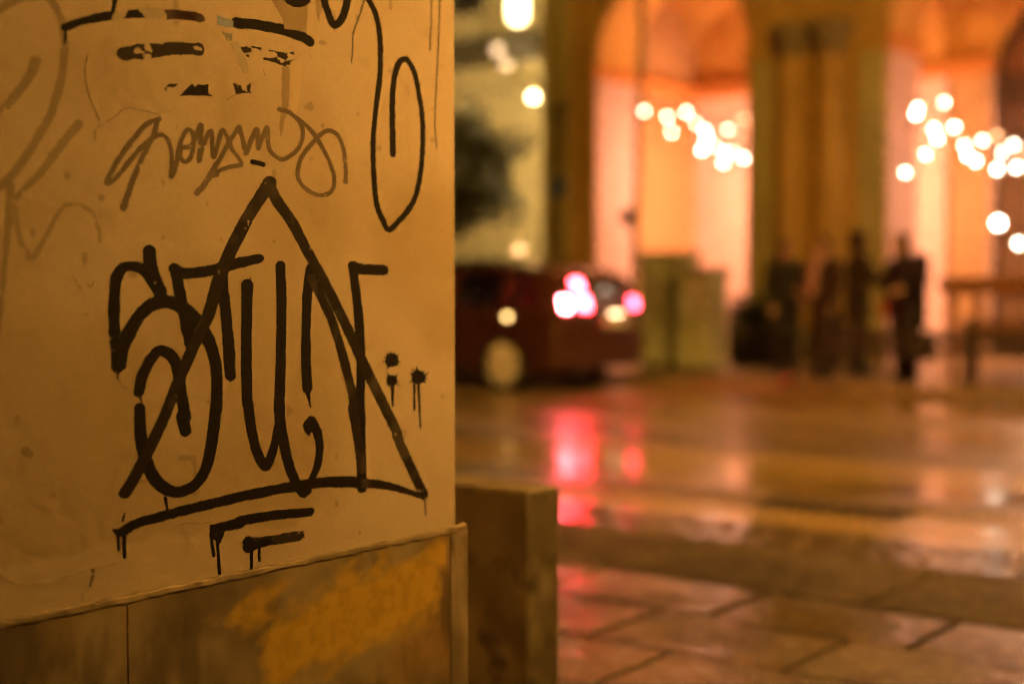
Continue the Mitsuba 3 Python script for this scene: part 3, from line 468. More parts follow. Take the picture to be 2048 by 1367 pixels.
# ---------------------------------------------------------------- arcade building across the street
F, TH, BACK, SPR = 20.0, 1.2, 24.6, 4.9
a = thing('arcade_building', 'ochre arcaded building across the street with lit pink passage behind tall arches', 'building')
OPEN = [(-13.77, -10.87), (-8.57, -5.67)]
def opening(x0, x1):
    c, r = (x0 + x1) / 2, (x1 - x0) / 2
    return Polygon([(x0, -1), *[(c - r * math.cos(t), SPR + r * math.sin(t)) for t in np.linspace(0, math.pi, 40)], (x1, -1)])
wall = Polygon([(-14.83, -0.3), (1.0, -0.3), (1.0, 11), (-14.83, 11)]).difference(unary_union([opening(*o) for o in OPEN]))
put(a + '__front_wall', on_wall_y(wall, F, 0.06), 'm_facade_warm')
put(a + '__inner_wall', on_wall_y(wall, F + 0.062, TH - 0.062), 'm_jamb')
for x0, x1 in OPEN:                                       # soffit of each arch and the impost mouldings
    c, r = (x0 + x1) / 2, (x1 - x0) / 2; t = np.linspace(0, math.pi, 40); vv, ff = [], []
    for q in t:
        for y in (F + 0.062, F + TH): vv.append((c - (r - 0.004) * math.cos(q), y, SPR + (r - 0.004) * math.sin(q)))
    for i in range(len(t) - 1): ff += [[2 * i, 2 * i + 1, 2 * i + 3], [2 * i, 2 * i + 3, 2 * i + 2]]
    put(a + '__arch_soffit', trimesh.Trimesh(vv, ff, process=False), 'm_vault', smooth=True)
    for x, sgn in ((x0, 1), (x1, -1)):
        q = sorted((x - sgn * 0.02, x + sgn * 0.07)); put(a + '__impost', rbox(q[0], q[1], F - 0.07, F + TH + 0.05, SPR - 0.26, SPR - 0.02, 0.02), 'm_cornice')
for x, nm in ((-14.55, 'p'), (-10.05, 'c'), (-9.41, 'c'), (-5.1, 'p'), (-10.62, 'q'), (-8.80, 'q')):
    if nm == 'c':                                         # engaged columns of the pier
        col = a + '__column' if a + '__column__shaft' not in scene else a + '__column_001'
        put(col + '__shaft', moved(lathe([(0.0, 0.5), (0.235, 0.5), (0.22, 2.2), (0.195, 4.62), (0.0, 4.62)], 28), (x, F - 0.13, 0)), 'm_facade_warm', smooth=40)
        put(col + '__base', moved(lathe([(0, 0), (0.33, 0), (0.33, 0.3), (0.29, 0.36), (0.29, 0.42), (0.24, 0.5), (0, 0.5)], 24), (x, F - 0.13, 0)), 'm_capital', smooth=30)
        put(col + '__capital', moved(lathe([(0, 4.62), (0.21, 4.62), (0.22, 4.7), (0.30, 4.92), (0.34, 5.0), (0.34, 5.1), (0, 5.1)], 24), (x, F - 0.13, 0)), 'm_capital', smooth=30)
    else:
        w = {'p': 0.26, 'q': 0.20}[nm]
        put(a + '__pilaster', rbox(x - w, x + w, F - (0.12 if nm == 'p' else 0.06), F + 0.03, 0.0, 11 if nm == 'p' else SPR - 0.27, 0.015), 'm_facade')
for x0, x1 in ((-14.95, -13.70), (-10.92, -8.52), (-5.72, 0.9)): put(a + '__base_course', rbox(x0, x1, F - 0.14, F + 0.05, -0.1, 0.52, 0.02), 'm_capital')
put(a + '__back_wall', box(-14.548, -8.62, BACK, BACK + 0.4, -0.1, SPR), 'm_pink')
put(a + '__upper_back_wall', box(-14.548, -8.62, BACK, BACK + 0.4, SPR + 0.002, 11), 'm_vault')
put(a + '__back_wall', box(-5.4, 1.0, BACK, BACK + 0.4, -0.1, 11), 'm_pink')
put(a + '__end_wall', box(-14.75, -14.55, F + TH + 0.002, BACK + 0.4, -0.1, 11), 'm_endwall')
put(a + '__side_wall', box(-14.83, -14.752, F + TH + 0.002, BACK + 0.4, -0.1, 11), 'm_facade')
put(a + '__end_wall', box(1.0, 1.3, F, BACK + 0.4, -0.1, 11), 'm_vault')
put(a + '__roof', box(-14.9, 1.3, F - 0.1, BACK + 0.4, 11.0, 11.3), 'm_facade')
for x in (-9.72, -4.5):
    pl = put(a + '__wall_pilaster', rbox(x - 0.34, x + 0.34, BACK - 0.16, BACK + 0.05, 0, SPR - 0.1, 0.02), 'm_pink')
put(a + '__wall_pilaster', rbox(-9.28, -8.66, BACK - 0.20, BACK + 0.05, 0, SPR - 0.1, 0.02), 'm_endwall')
put(a + '__cornice', rbox(-14.54, -8.6, BACK - 0.30, BACK + 0.02, SPR - 0.1, SPR + 0.12, 0.02), 'm_cornice')
put(a + '__cornice', rbox(-14.57, -14.32, F + TH + 0.1, BACK - 0.31, SPR - 0.1, SPR + 0.12, 0.02), 'm_cornice')
# groin vault over each bay, transverse ribs between bays
for xc, rx in ((-12.31, 2.6), (-7.11, 2.6), (-1.9, 2.6)):
    nx, ny = 53, 35; X = np.linspace(xc - rx, xc + rx, nx); Y = np.linspace(F + TH, BACK, ny); yc, ry = (F + TH + BACK) / 2, (BACK - F - TH) / 2
    gx, gy = np.meshgrid(X, Y, indexing='ij')
    z = SPR + 0.10 + np.maximum(np.sqrt(np.clip(1 - ((gx - xc) / rx) ** 2, 0, 1)), np.sqrt(np.clip(1 - ((gy - yc) / ry) ** 2, 0, 1))) * 1.75
    i, j = np.meshgrid(np.arange(nx - 1), np.arange(ny - 1), indexing='ij'); q = (i * ny + j).ravel()
    put(a + '__vault', trimesh.Trimesh(np.stack([gx, gy, z], -1).reshape(-1, 3), np.vstack([np.stack([q, q + 1, q + ny + 1], 1), np.stack([q, q + ny + 1, q + ny], 1)]), process=False), 'm_vault', smooth=True)
for xr in (-9.71, -4.5):
    t = np.linspace(0, math.pi, 24); o = [(22.9 - 1.70 * math.cos(q), SPR + 0.08 + 1.74 * math.sin(q)) for q in t]; inn = [(22.9 - 1.52 * math.cos(q), SPR + 0.08 + 1.55 * math.sin(q)) for q in t[::-1]]
    put(a + '__vault_rib', on_wall_x(Polygon(o + inn).buffer(0), xr - 0.3, 0.6), 'm_vault')
# shop door with a stained glass lunette, in the back wall
xc, rr = -7.02, 1.6
lun = Polygon([(xc - rr, SPR - 0.15), *[(xc - rr * math.cos(t), SPR - 0.15 + 1.45 * math.sin(t)) for t in np.linspace(0, math.pi, 32)], (xc + rr, SPR - 0.15)])
hole = unary_union([lun, Polygon([(xc - rr, -0.2), (xc + rr, -0.2), (xc + rr, SPR - 0.14), (xc - rr, SPR - 0.14)])])
put(a + '__back_wall', on_wall_y(Polygon([(-8.618, -0.2), (-5.402, -0.2), (-5.402, 11), (-8.618, 11)]).difference(hole), BACK, 0.4), 'm_vault')
sh = a + '__shop_front'
put(sh + '__frame', [on_wall_y(lun.difference(affinity.scale(lun, 0.92, 0.90, origin=(xc, SPR - 0.15))), BACK + 0.08, 0.10), box(xc - rr, xc + rr, BACK + 0.05, BACK + 0.2, SPR - 0.62, SPR - 0.14),
     box(xc - rr, xc - rr + 0.1, BACK + 0.08, BACK + 0.2, 0, SPR - 0.62), box(xc + rr - 0.1, xc + rr, BACK + 0.08, BACK + 0.2, 0, SPR - 0.62), box(xc - 0.05, xc + 0.05, BACK + 0.08, BACK + 0.2, 0, SPR - 0.62), box(xc - rr, xc + rr, BACK + 0.08, BACK + 0.2, 0, 0.35)], 'm_darkwood')
glass = ['m_red', 'm_brownglass', 'm_violet', 'm_red', 'm_brownglass', 'm_violet', 'm_red', 'm_brownglass']
for i in range(8):                                        # panes of the lunette: two rings of sectors
    t0, t1 = math.pi * (i % 4) / 4 + 0.02, math.pi * (i % 4 + 1) / 4 - 0.02; u0, u1 = ((0.05, 0.5), (0.53, 0.9))[i // 4]
    pt = lambda t, u: (xc - rr * u * math.cos(t), SPR - 0.13 + 1.42 * u * math.sin(t))
    put(sh + '__lunette_pane', on_wall_y(Polygon([pt(t, u0) for t in np.linspace(t0, t1, 8)] + [pt(t, u1) for t in np.linspace(t1, t0, 8)]), BACK + 0.11, 0.02), ('m_brownglass', 'm_violet', 'm_red', 'm_greenglass', 'm_brownglass', 'm_red', 'm_violet', 'm_brownglass')[i])
for x0, x1 in ((xc - rr + 0.1, xc - 0.05), (xc + 0.05, xc + rr - 0.1)):
    put(sh + '__pane', trimesh.Trimesh([(x0, BACK + 0.14, 0.35), (x1, BACK + 0.14, 0.35), (x1, BACK + 0.14, SPR - 0.62), (x0, BACK + 0.14, SPR - 0.62)], [[0, 1, 2], [0, 2, 3]], process=False), 'm_pane')
put(a + '__shop_room', [box(-9.6, -4.4, BACK + 3.2, BACK + 3.4, -0.1, 5), box(-9.8, -9.6, BACK + 0.4, BACK + 3.4, -0.1, 5), box(-4.4, -4.2, BACK + 0.4, BACK + 3.4, -0.1, 5), box(-9.8, -4.2, BACK + 0.4, BACK + 3.4, 5, 5.2)], 'm_shop_wall')
put(a + '__shop_shelf', [box(-9.5, -4.5, BACK + 2.9, BACK + 3.19, z, z + 0.05) for z in (1.0, 2.1, 3.6)], 'm_wood')

# ---------------------------------------------------------------- lamps
def globe_lamp(name, label, spec, hang=None, post=None, cat='lamp'):
    (x, y, z), r, L, col, w = spec
    k = thing(name, label, cat)
    scene[k + '__globe'] = mikit.ply(ball((x, y, z), r, 3), 'm_glassglobe', smooth=True, emitter=glow(col, L, w))
    put(k + '__cap', moved(lathe([(0, r * 0.9), (r * 0.75, r * 0.80), (r * 0.35, r * 1.25), (0, r * 1.3)], 16), (x, y, z)), 'm_lampmetal')
    if hang: put(k + '__rod', cyl((x, y, z + r * 1.2), (x, y, hang), 0.012), 'm_lampmetal')
    if post is not None:
        put(k + '__post', moved(lathe([(0, post), (0.09, post), (0.08, post + 0.5), (0.045, post + 0.7), (0.035, z - r - 0.02), (0, z - r - 0.02)], 14), (x, y, 0)), 'm_lampmetal', smooth=40)
        put(k + '__collar', moved(lathe([(0, z - r - 0.06), (0.09, z - r - 0.06), (0.11, z - r * 0.8), (0, z - r * 0.8)], 14), (x, y, 0)), 'm_lampmetal', smooth=40)
    return k
globe_lamp('street_lamp', 'street lamp with amber globe on the near pavement, right of the frame', NEAR_LAMP, post=0.0, cat='street lamp')
globe_lamp('street_lamp', 'tall street lamp with amber globe by the road, above the frame', STREET_LAMP, post=-0.1, cat='street lamp')
globe_lamp('street_lamp', 'tall street lamp in the side street, hidden behind the arcade', SIDE_STREET_LAMP, post=-0.1, cat='street lamp')
globe_lamp('arcade_lamp', 'hanging globe lamp in the passage behind the middle pier', ARCADE_LAMPS[0], hang=6.6)
globe_lamp('arcade_lamp', 'hanging globe lamp in the passage in front of the shop', ARCADE_LAMPS[1], hang=6.6)
for spec, lab in zip(FAR_LAMPS, ('tall bright white lantern at the top, down the side street', 'white round lamp below the tall lantern, left of the arcade')):
    (x, y, z), r, L, col, w = spec; k = thing('hanging_lantern', lab, 'lantern')
    hh = 0.42 if r > 0.15 else 0.0
    prof = [(0, -r - hh)] + [(r * math.sin(t), -hh - r * math.cos(t)) for t in np.linspace(0.3, math.pi / 2, 6)] + [(r * math.sin(t), hh - r * math.cos(t)) for t in np.linspace(math.pi / 2, math.pi - 0.3, 6)] + [(0, hh + r)]
    scene[k + '__shade'] = mikit.ply(moved(lathe(prof, 20), (x, y, z)), 'm_glassglobe', smooth=True, emitter=glow(col, L, w))
    put(k + '__cap', moved(lathe([(0, hh + r * 0.95), (r * 0.8, hh + r * 0.9), (r * 0.3, hh + r * 1.4), (0, hh + r * 1.5)], 14), (x, y, z)), 'm_lampmetal')
    put(k + '__cable', cyl((x - 9, y + 4, z + hh + r * 1.5 + 1.2), (x, y, z + hh + r * 1.45), 0.015, 6), 'm_lampmetal'); put(k + '__cable', cyl((x + 3.4, y + 0.5, z + hh + r * 1.5 + 0.9), (x, y, z + hh + r * 1.45), 0.015, 6), 'm_lampmetal')

# strings of festive bulbs in the two arches
def string_light(label, pts, y, dim=(), r=0.027, L=1.5):
    k = thing('string_light', label, 'string light', 'strings of bulbs in the arches')
    pts = sorted(pts); wire = []
    for i, (x, z) in enumerate(pts):
        yy = y + 0.12 * math.sin(i * 2.1); top = z + 0.16 + 0.05 * math.sin(i * 1.7)
        wire.append((x, yy, top))
        bb = k + '__bulb' if i == 0 else f'{k}__bulb_{i:03d}'
        scene[bb] = mikit.ply(ball((x, yy, z), r, 2), 'm_glassglobe', smooth=True, emitter=glow(BULB if (x, z) not in dim else np.array([1, 0.45, 0.2]), L * (0.62 + 0.75 * ((i * 0.618 + 0.3) % 1.0)) if (x, z) not in dim else 0.5, 0.08))
        put(k + '__drop', cyl((x, yy, z + r * 0.8), (x, yy, top), 0.008, 5), 'm_blackplastic')
    w = [(wire[0][0] - 0.5, y, wire[0][2] + 0.5), *wire, (wire[-1][0] + 0.6, y, wire[-1][2] + 0.4)]
    put(k + '__wire', tube(w, 0.007, 5), 'm_blackplastic')
string_light('upper string of white bulbs sloping down through the left arch', [(-13.88, 4.27), (-13.47, 4.15), (-12.95, 4.17), (-12.81, 3.98), (-12.69, 3.85), (-12.53, 3.72), (-12.18, 3.83), (-11.91, 4.0)], 21.7, dim=((-11.91, 4.0),))
string_light('lower string of white bulbs in the left arch, bunched at the right', [(-13.34, 3.86), (-12.78, 3.52), (-12.45, 3.56), (-12.33, 3.45), (-12.23, 3.26), (-12.13, 3.45), (-11.95, 3.34), (-12.58, 3.66)], 21.75)
string_light('left string of white bulbs in the right arch against the pink wall', [(-7.89, 3.57), (-7.78, 3.62), (-7.44, 3.69), (-7.54, 3.32), (-7.57, 3.21), (-7.33, 3.35), (-7.7, 2.99), (-7.99, 2.75)], 19.3)
string_light('right string of white bulbs in the right arch before the shop glass', [(-7.15, 3.08), (-7.14, 2.95), (-6.95, 2.85), (-6.9, 3.13), (-6.66, 3.17), (-6.63, 2.95), (-6.44, 3.04), (-6.38, 2.87), (-6.47, 2.75), (-6.73, 2.74)], 19.3, dim=((-6.66, 3.17), (-6.38, 2.87)))
def small_lamp(name, label, c, r, col, L, cat, stem):
    k = thing(name, label, cat)
    scene[k + '__bulb'] = mikit.ply(ball(c, r, 2), 'm_glassglobe', smooth=True, emitter=glow(col, L, 0.1))
    put(k + '__stem', cyl((c[0], c[1], c[2] + r * 0.9), (c[0] + stem[0], c[1] + stem[1], c[2] + stem[2]), 0.012, 6), 'm_lampmetal')
small_lamp('pendant_lamp', 'white pendant lamp at the shop door, higher of the two', (-7.60, 22.0, 2.12), 0.06, BULB, 1.6, 'pendant lamp', (0, 0, 3.5))
small_lamp('pendant_lamp', 'smaller lower pendant lamp at the right edge by the shop door', (-7.28, 22.0, 1.80), 0.045, BULB, 1.0, 'pendant lamp', (0, 0, 3.8))
for c, r, L, col, lab in (((-18.82, 23.66, 6.10), 0.10, 0.075, (1, 0.6, 0.35), 'dim lamp under the tall lantern, upper of two'), ((-18.67, 23.76, 5.78), 0.10, 0.06, (1, 0.6, 0.35), 'dim lamp under the tall lantern, lower of two'),
                          ((-18.34, 23.81, 1.89), 0.09, 0.13, (1, 0.5, 0.2), 'dim orange lamp above the car roof'), ((-13.9, 18.4, 1.49), 0.075, 0.11, (1, 0.42, 0.13), 'dim orange lamp just above the car tail lights')):
    small_lamp('wall_lamp', lab, c, r, col, L, 'lamp', (0, 1.2, 0.3) if c[0] < -15 else (0.0, 0.0, -1.40))

# ---------------------------------------------------------------- down the side street
fb = thing('distant_building', 'pale yellow building far down the side street behind the lamps', 'building')
put(fb + '__wall', box(-60, -12, 33, 40, -0.2, 16), 'm_farwall')
put(fb + '__cornice', rbox(-60, -12, 32.45, 33.02, 7.6, 8.35, 0.05), 'm_farcornice'); put(fb + '__cornice', rbox(-60, -12, 32.7, 33.02, 1.0, 1.9, 0.03), 'm_farcornice')
for i, x in enumerate((-29.6, -27.3)):
    for z in (9.3,):
        w = put(fb + '__window', [box(x - 0.6, x - 0.5, 32.9, 33.01, z, z + 2.0), box(x + 0.5, x + 0.6, 32.9, 33.01, z, z + 2.0), box(x - 0.6, x + 0.6, 32.88, 33.01, z + 2.0, z + 2.12), box(x - 0.6, x + 0.6, 32.86, 33.01, z - 0.12, z)], 'm_farcornice')
        put(w + '__pane', box(x - 0.5, x + 0.5, 32.96, 33.005, z, z + 2.0), 'm_carglass')
structure('far_ground', box(-80, -10, 24.61, 60, -0.6, -0.004), 'm_slab') if False else None
tr = thing('small_tree', 'small dark round-crowned tree beside the wall edge, down the street', 'tree')
put(tr + '__trunk', moved(lathe([(0, 0), (0.12, 0), (0.09, 0.8), (0.07, 2.6), (0, 2.6)], 10), (-19.3, 22.6, 0)), 'm_bark', smooth=40)
for q in range(5): put(tr + '__limb', cyl((-19.3, 22.6, 2.2), (-19.3 + 0.7 * math.cos(q * 1.26), 22.6 + 0.7 * math.sin(q * 1.26), 3.3 + 0.2 * (q % 2)), 0.035, 6), 'm_bark')
v, f = [], []
for i in range(7500):
    d = rng.normal(size=3); d /= np.linalg.norm(d); rad = 1.75 * rng.uniform(0.25, 1) ** 0.5 * (0.8 + 0.35 * math.sin(d[0] * 5 + 1) * math.sin(d[1] * 4) * math.sin(d[2] * 6 + 2))
    c = np.array([-19.3, 22.6, 3.45]) + d * rad * [1.05, 1.05, 0.85]; u, w = rng.normal(size=3), rng.normal(size=3); u /= np.linalg.norm(u); w = np.cross(u, w); w /= np.linalg.norm(w)
    n = len(v); v += [c - u * 0.1, c + w * 0.05, c + u * 0.1, c - w * 0.05]; f += [[n, n + 1, n + 2], [n, n + 2, n + 3]]
k = put(tr + '__crown', trimesh.Trimesh(v, f, process=False), 'm_leaf'); labels[k] = {'kind': 'stuff'}

# ---------------------------------------------------------------- dark red parked car
def prism(poly, axis, a, b_):
    """extrude a polygon along y ('side': x,z), z ('plan': x,y) or x ('front': y,z) as a Manifold"""
    c = m3.CrossSection([np.array(poly, float)], m3.FillRule.NonZero); m = c.extrude(b_ - a).translate((0, 0, a))
    if axis == 'side': return m.transform(np.array([[1, 0, 0, 0], [0, 0, -1, 0], [0, 1, 0, 0.0]]))      # (x,z,e)->(x,-e,z)
    if axis == 'front': return m.transform(np.array([[0, 0, 1, 0], [1, 0, 0, 0], [0, 1, 0, 0.0]]))      # (y,z,e)->(e,y,z)
    return m
def smooth_poly(pts, n=6): return catmull(np.array(list(pts) + [pts[0]]), n)[:-1]
def car_solid(g):
    """local: x forward from the rear axle, y to the car's left, z up from the road; g grows every outline"""
    side = [(-0.80, 0.32), (-0.84, 0.50), (-0.85, 0.80), (-0.80, 1.05), (-0.70, 1.32), (-0.52, 1.44), (-0.2, 1.50), (0.5, 1.535), (1.1, 1.50), (1.55, 1.33), (2.0, 1.10), (2.7, 0.98), (3.15, 0.86), (3.30, 0.66), (3.30, 0.42), (3.2, 0.26), (1.2, 0.22), (-0.5, 0.24)]
    plan = [(-0.86, -0.70), (-0.80, -0.86), (-0.3, -0.925), (2.5, -0.91), (3.05, -0.80), (3.31, -0.5), (3.34, 0), (3.31, 0.5), (3.05, 0.80), (2.5, 0.91), (-0.3, 0.925), (-0.80, 0.86), (-0.86, 0.70), (-0.88, 0)]
    front = [(-0.86, 0.2), (-0.925, 0.5), (-0.915, 0.86), (-0.86, 1.04), (-0.66, 1.53), (-0.5, 1.595), (0, 1.61), (0.5, 1.595), (0.66, 1.53), (0.86, 1.04), (0.915, 0.86), (0.925, 0.5), (0.86, 0.2)]
    o = lambda p: np.array(Polygon(p).buffer(0).buffer(g, join_style=2).exterior.coords)[:-1][::-1]
    ccw = lambda p: p if Polygon(p).exterior.is_ccw else p[::-1]
    return prism(ccw(o(smooth_poly(side, 3))), 'side', -1.1, 1.1) ^ prism(ccw(o(smooth_poly(plan, 3))), 'plan', 0, 2) ^ prism(ccw(o(smooth_poly(front, 3))), 'front', -1.2, 3.6)
CAR = np.array([-10.56, 14.28, -0.1]); CR = math.pi - 0.0        # heading -x
cm = lambda m: moved(m, CAR, CR)
car = thing('parked_car', 'dark red hatchback seen from behind with its brake lights glowing', 'car')
core = car_solid(0.0)
wells = m3.Manifold()
for x in (0.0, 2.5):
    for s in (1, -1): wells = wells + m3.Manifold.cylinder(0.40, 0.36, 0.36, 28).rotate((90, 0, 0)).translate((x, s * 0.78 + 0.2, 0.32))
cavity = car_solid(-0.06) ^ m3.Manifold.cube((2.45, 2.2, 1.4)).translate((-0.62, -1.1, 0.55))
SIDE_GLASS = ([(-0.50, 1.04), (-0.02, 1.02), (0.0, 1.43), (-0.30, 1.40)], [(0.06, 1.02), (0.84, 1.00), (0.84, 1.45), (0.08, 1.44)], [(0.94, 1.00), (1.80, 0.99), (1.35, 1.35), (0.94, 1.43)])
REAR_GLASS, FRONT_GLASS = [(-0.68, 1.14), (0.68, 1.14), (0.58, 1.40), (-0.58, 1.40)], [(-0.72, 1.06), (0.72, 1.06), (0.58, 1.45), (-0.58, 1.45)]
ccw = lambda p: p if Polygon(p).exterior.is_ccw else p[::-1]
holes = m3.Manifold()
for q in SIDE_GLASS: holes = holes + prism(ccw(q), 'side', -1.2, 1.2)
holes = holes + prism(ccw(REAR_GLASS), 'front', -1.0, -0.3) + prism(ccw(FRONT_GLASS), 'front', 1.2, 2.3)
shell = core - wells - cavity - holes
put(car + '__body', cm(shell), 'm_carpaint', smooth=28)
skin = car_solid(0.006) - core
def panel(poly, axis, lo, hi): return skin ^ prism(poly, axis, lo, hi)
for s in (1, -1):
    rng_ = (0.5, 1.2) if s > 0 else (-1.2, -0.5)
    # prism 'side' maps extrusion e to -y
    lo, hi = -rng_[1], -rng_[0]
    for poly in SIDE_GLASS: put(car + '__side_window', cm(panel(ccw(poly), 'side', lo, hi)), 'm_pane')
    put(car + '__door_handle', cm(rbox(0.20, 0.40, *sorted((s * 0.90, s * 0.95)), 0.93, 0.97, 0.012)), 'm_chrome', smooth=40)
    put(car + '__door_mirror', cm(rbox(1.45, 1.65, *sorted((s * 0.90, s * 1.10)), 1.0, 1.16, 0.05)), 'm_carpaint', smooth=40)
    put(car + '__sill', cm(rbox(0.45, 2.05, *sorted((s * 0.86, s * 0.935)), 0.20, 0.30, 0.03)), 'm_blackplastic', smooth=40)
put(car + '__rear_window', cm(panel(ccw(REAR_GLASS), 'front', -1.0, -0.3)), 'm_carglass')
put(car + '__windscreen', cm(panel(ccw(FRONT_GLASS), 'front', 1.2, 2.3)), 'm_pane')
for x, y, w in ((0.15, 0, 0.6), (1.05, 0.36, 0.24), (1.05, -0.36, 0.24)):
    put(car + '__seat', cm(m3.Manifold.batch_hull([m3.Manifold.sphere(0.06, 10).translate((x + a_, y + b_, z)) for a_, z in ((0, 0.66), (-0.12, 1.12)) for b_ in (-w + 0.06, w - 0.06)])), 'm_blackplastic', smooth=40)
    for b_ in ((-0.36, 0.36) if w > 0.5 else (0,)): put(car + '__headrest', cm(rbox(x - 0.22, x - 0.12, y + b_ - 0.13, y + b_ + 0.13, 1.17, 1.34, 0.04)), 'm_blackplastic', smooth=40)
put(car + '__bumper', cm((car_solid(0.03) - core) ^ m3.Manifold.cube((0.5, 2.2, 0.32)).translate((-1.0, -1.1, 0.30))), 'm_carpaint', smooth=28)
RED = np.array([1.0, 0.035, 0.055])
lens = car_solid(0.014) - core
def lamp(box_, L, name, col=RED, w=0.5):
    (x0, x1), (y0, y1), (z0, z1) = box_
    m = cm(lens ^ m3.Manifold.cube((x1 - x0, y1 - y0, z1 - z0)).translate((x0, y0, z0)))
    k = key_for(car + '__' + name); scene[k] = mikit.ply(m, 'm_redlens', smooth=False, emitter=glow(col, L, w)); return k
BR = 1.0
lamp(((-1, -0.4), (0.66, 0.80), (0.98, 1.12)), 7.5 * BR, 'tail_light', np.array([1.0, 0.10, 0.12]), 1.0)
lamp(((-1, -0.4), (0.26, 0.42), (0.98, 1.13)), 5.0 * BR, 'tail_light', np.array([1.0, 0.022, 0.035]))
lamp(((-1, -0.4), (0.30, 0.47), (1.215, 1.33)), 5.0 * BR, 'tail_light', np.array([1.0, 0.022, 0.035]))
lamp(((-1, -0.4), (-0.80, -0.68), (0.98, 1.11)), 1.8 * BR, 'tail_light', np.array([1.0, 0.03, 0.06]))
k = lamp(((-1, -0.4), (-0.40, -0.18), (0.90, 0.94)), 0.35, 'plate_light', np.array([1.0, 0.6, 0.3]), 0.3)
pl = put(car + '__number_plate', cm(rbox(-0.905, -0.875, -0.50, 0.02, 0.76, 0.88, 0.006)), 'm_plate')
lamp(((-0.2, 0.4), (0.5, 1.2), (0.90, 0.93)) if False else ((-0.12, -0.05), (0.5, 1.2), (0.87, 0.92)), 0.32, 'side_marker', np.array([1.0, 0.62, 0.2]), 0.2)
for x in (0.0, 2.5):
    for s in (1, -1):
        wk = key_for(car + '__wheel')
        put(wk + '__tyre', cm(moved(lathe([(0.255, -0.10), (0.31, -0.11), (0.335, -0.08), (0.335, 0.08), (0.31, 0.11), (0.255, 0.10), (0.255, -0.10)], 32).apply_transform(trimesh.transformations.rotation_matrix(math.pi / 2, [1, 0, 0])), (x, s * 0.80, 0.325))), 'm_rubber', smooth=40)
        rim = [cyl((x, s * 0.80 - 0.03, 0.325), (x, s * 0.80 + s * 0.09, 0.325), 0.055, 16)]
        for q in range(7):
            t = q * 2 * math.pi / 7; rim.append(tm(m3.Manifold.batch_hull([m3.Manifold.sphere(0.03, 8).translate((x + 0.04 * math.cos(t), s * 0.885, 0.325 + 0.04 * math.sin(t))), m3.Manifold.sphere(0.05, 8).translate((x + 0.22 * math.cos(t), s * 0.885, 0.325 + 0.22 * math.sin(t)))])))
        rim.append(tm(moved(lathe([(0.225, -0.09), (0.258, -0.09), (0.258, 0.105), (0.225, 0.10), (0.225, -0.09)], 32).apply_transform(trimesh.transformations.rotation_matrix(math.pi / 2, [1, 0, 0])), (x, s * 0.80, 0.325))))
        rim.append(cyl((x, s * 0.80 - 0.02, 0.325), (x, s * 0.80 + 0.05 * s, 0.325), 0.23, 24))
        put(wk + '__rim', [cm(q) for q in rim], 'm_alloy', smooth=35)
# a second dark car standing further along
c2 = thing('parked_car', 'dark maroon car standing beyond the red car, half hidden', 'car')
C2 = np.array([-13.4, 17.7, 0.0])
put(c2 + '__body', moved(core - wells, C2, math.pi - 0.25), 'm_carpaint', smooth=28)
put(c2 + '__rear_window', moved(panel(ccw(REAR_GLASS), 'front', -1.0, -0.3), C2, math.pi - 0.25), 'm_carglass')
for poly in SIDE_GLASS[:2]: put(c2 + '__side_window', moved(panel(ccw(poly), 'side', -1.2, -0.5), C2, math.pi - 0.25), 'm_carglass')
for x in (0.0, 2.5):
    for s in (1, -1): put(c2 + '__wheel', moved(cyl((x, s * 0.70, 0.325), (x, s * 0.90, 0.325), 0.325, 24), C2, math.pi - 0.25), 'm_rubber', smooth=40)

# ---------------------------------------------------------------- cabinets, sign pole, planter, railing, stall
def cabinet(label, x0, x1, y0, y1, h, nd):
    k = thing('utility_cabinet', label, 'utility cabinet')
    put(k + '__body', rbox(x0, x1, y0, y1, 0.06, h - 0.07, 0.015), 'm_cabinet'); put(k + '__foot', box(x0 + 0.03, x1 - 0.03, y0 + 0.03, y1 - 0.03, -0.1, 0.06), 'm_iron')
    put(k + '__top', rbox(x0 - 0.03, x1 + 0.03, y0 - 0.04, y1 + 0.03, h - 0.075, h, 0.02), 'm_cabinet_top')
    for i in range(nd):
        a0 = x0 + 0.03 + (x1 - x0 - 0.06) * i / nd; a1 = x0 + 0.03 + (x1 - x0 - 0.06) * (i + 1) / nd
        d = put(k + '__door', rbox(a0 + 0.008, a1 - 0.008, y0 - 0.018, y0 + 0.01, 0.12, h - 0.12, 0.008), 'm_cabinet'); put(d + '__lock', rbox(a1 - 0.10, a1 - 0.05, y0 - 0.032, y0 - 0.015, h * 0.5, h * 0.5 + 0.12, 0.006), 'm_iron')
    put(k + '__poster', box(x0 + 0.09, x0 + 0.40, y0 - 0.021, y0 - 0.0185, h * 0.55, h * 0.55 + 0.42), 'm_poster')
cabinet('taller greenish utility cabinet with pasted posters behind the parked car', -10.80, -10.05, 16.75, 17.15, 1.62, 2)
cabinet('lower greenish utility cabinet right of the taller one', -10.02, -9.50, 16.45, 16.95, 1.40, 1)
sp = thing('sign_pole', 'thin dark pole with small box before the left arch', 'sign pole')
put(sp + '__pole', cyl((-10.62, 16.3, -0.05), (-10.46, 16.3, 5.2), 0.045, 12), 'm_pole', smooth=40); put(sp + '__box', rbox(-10.74, -10.60, 16.2, 16.33, 1.98, 2.20, 0.03), 'm_blackplastic', smooth=40)
put(sp + '__cap', ball((-10.46, 16.3, 5.16), 0.10, 2), 'm_pole', smooth=True)
bs = thing('round_sign', 'small round blue sign on the left pier of the arcade', 'sign')
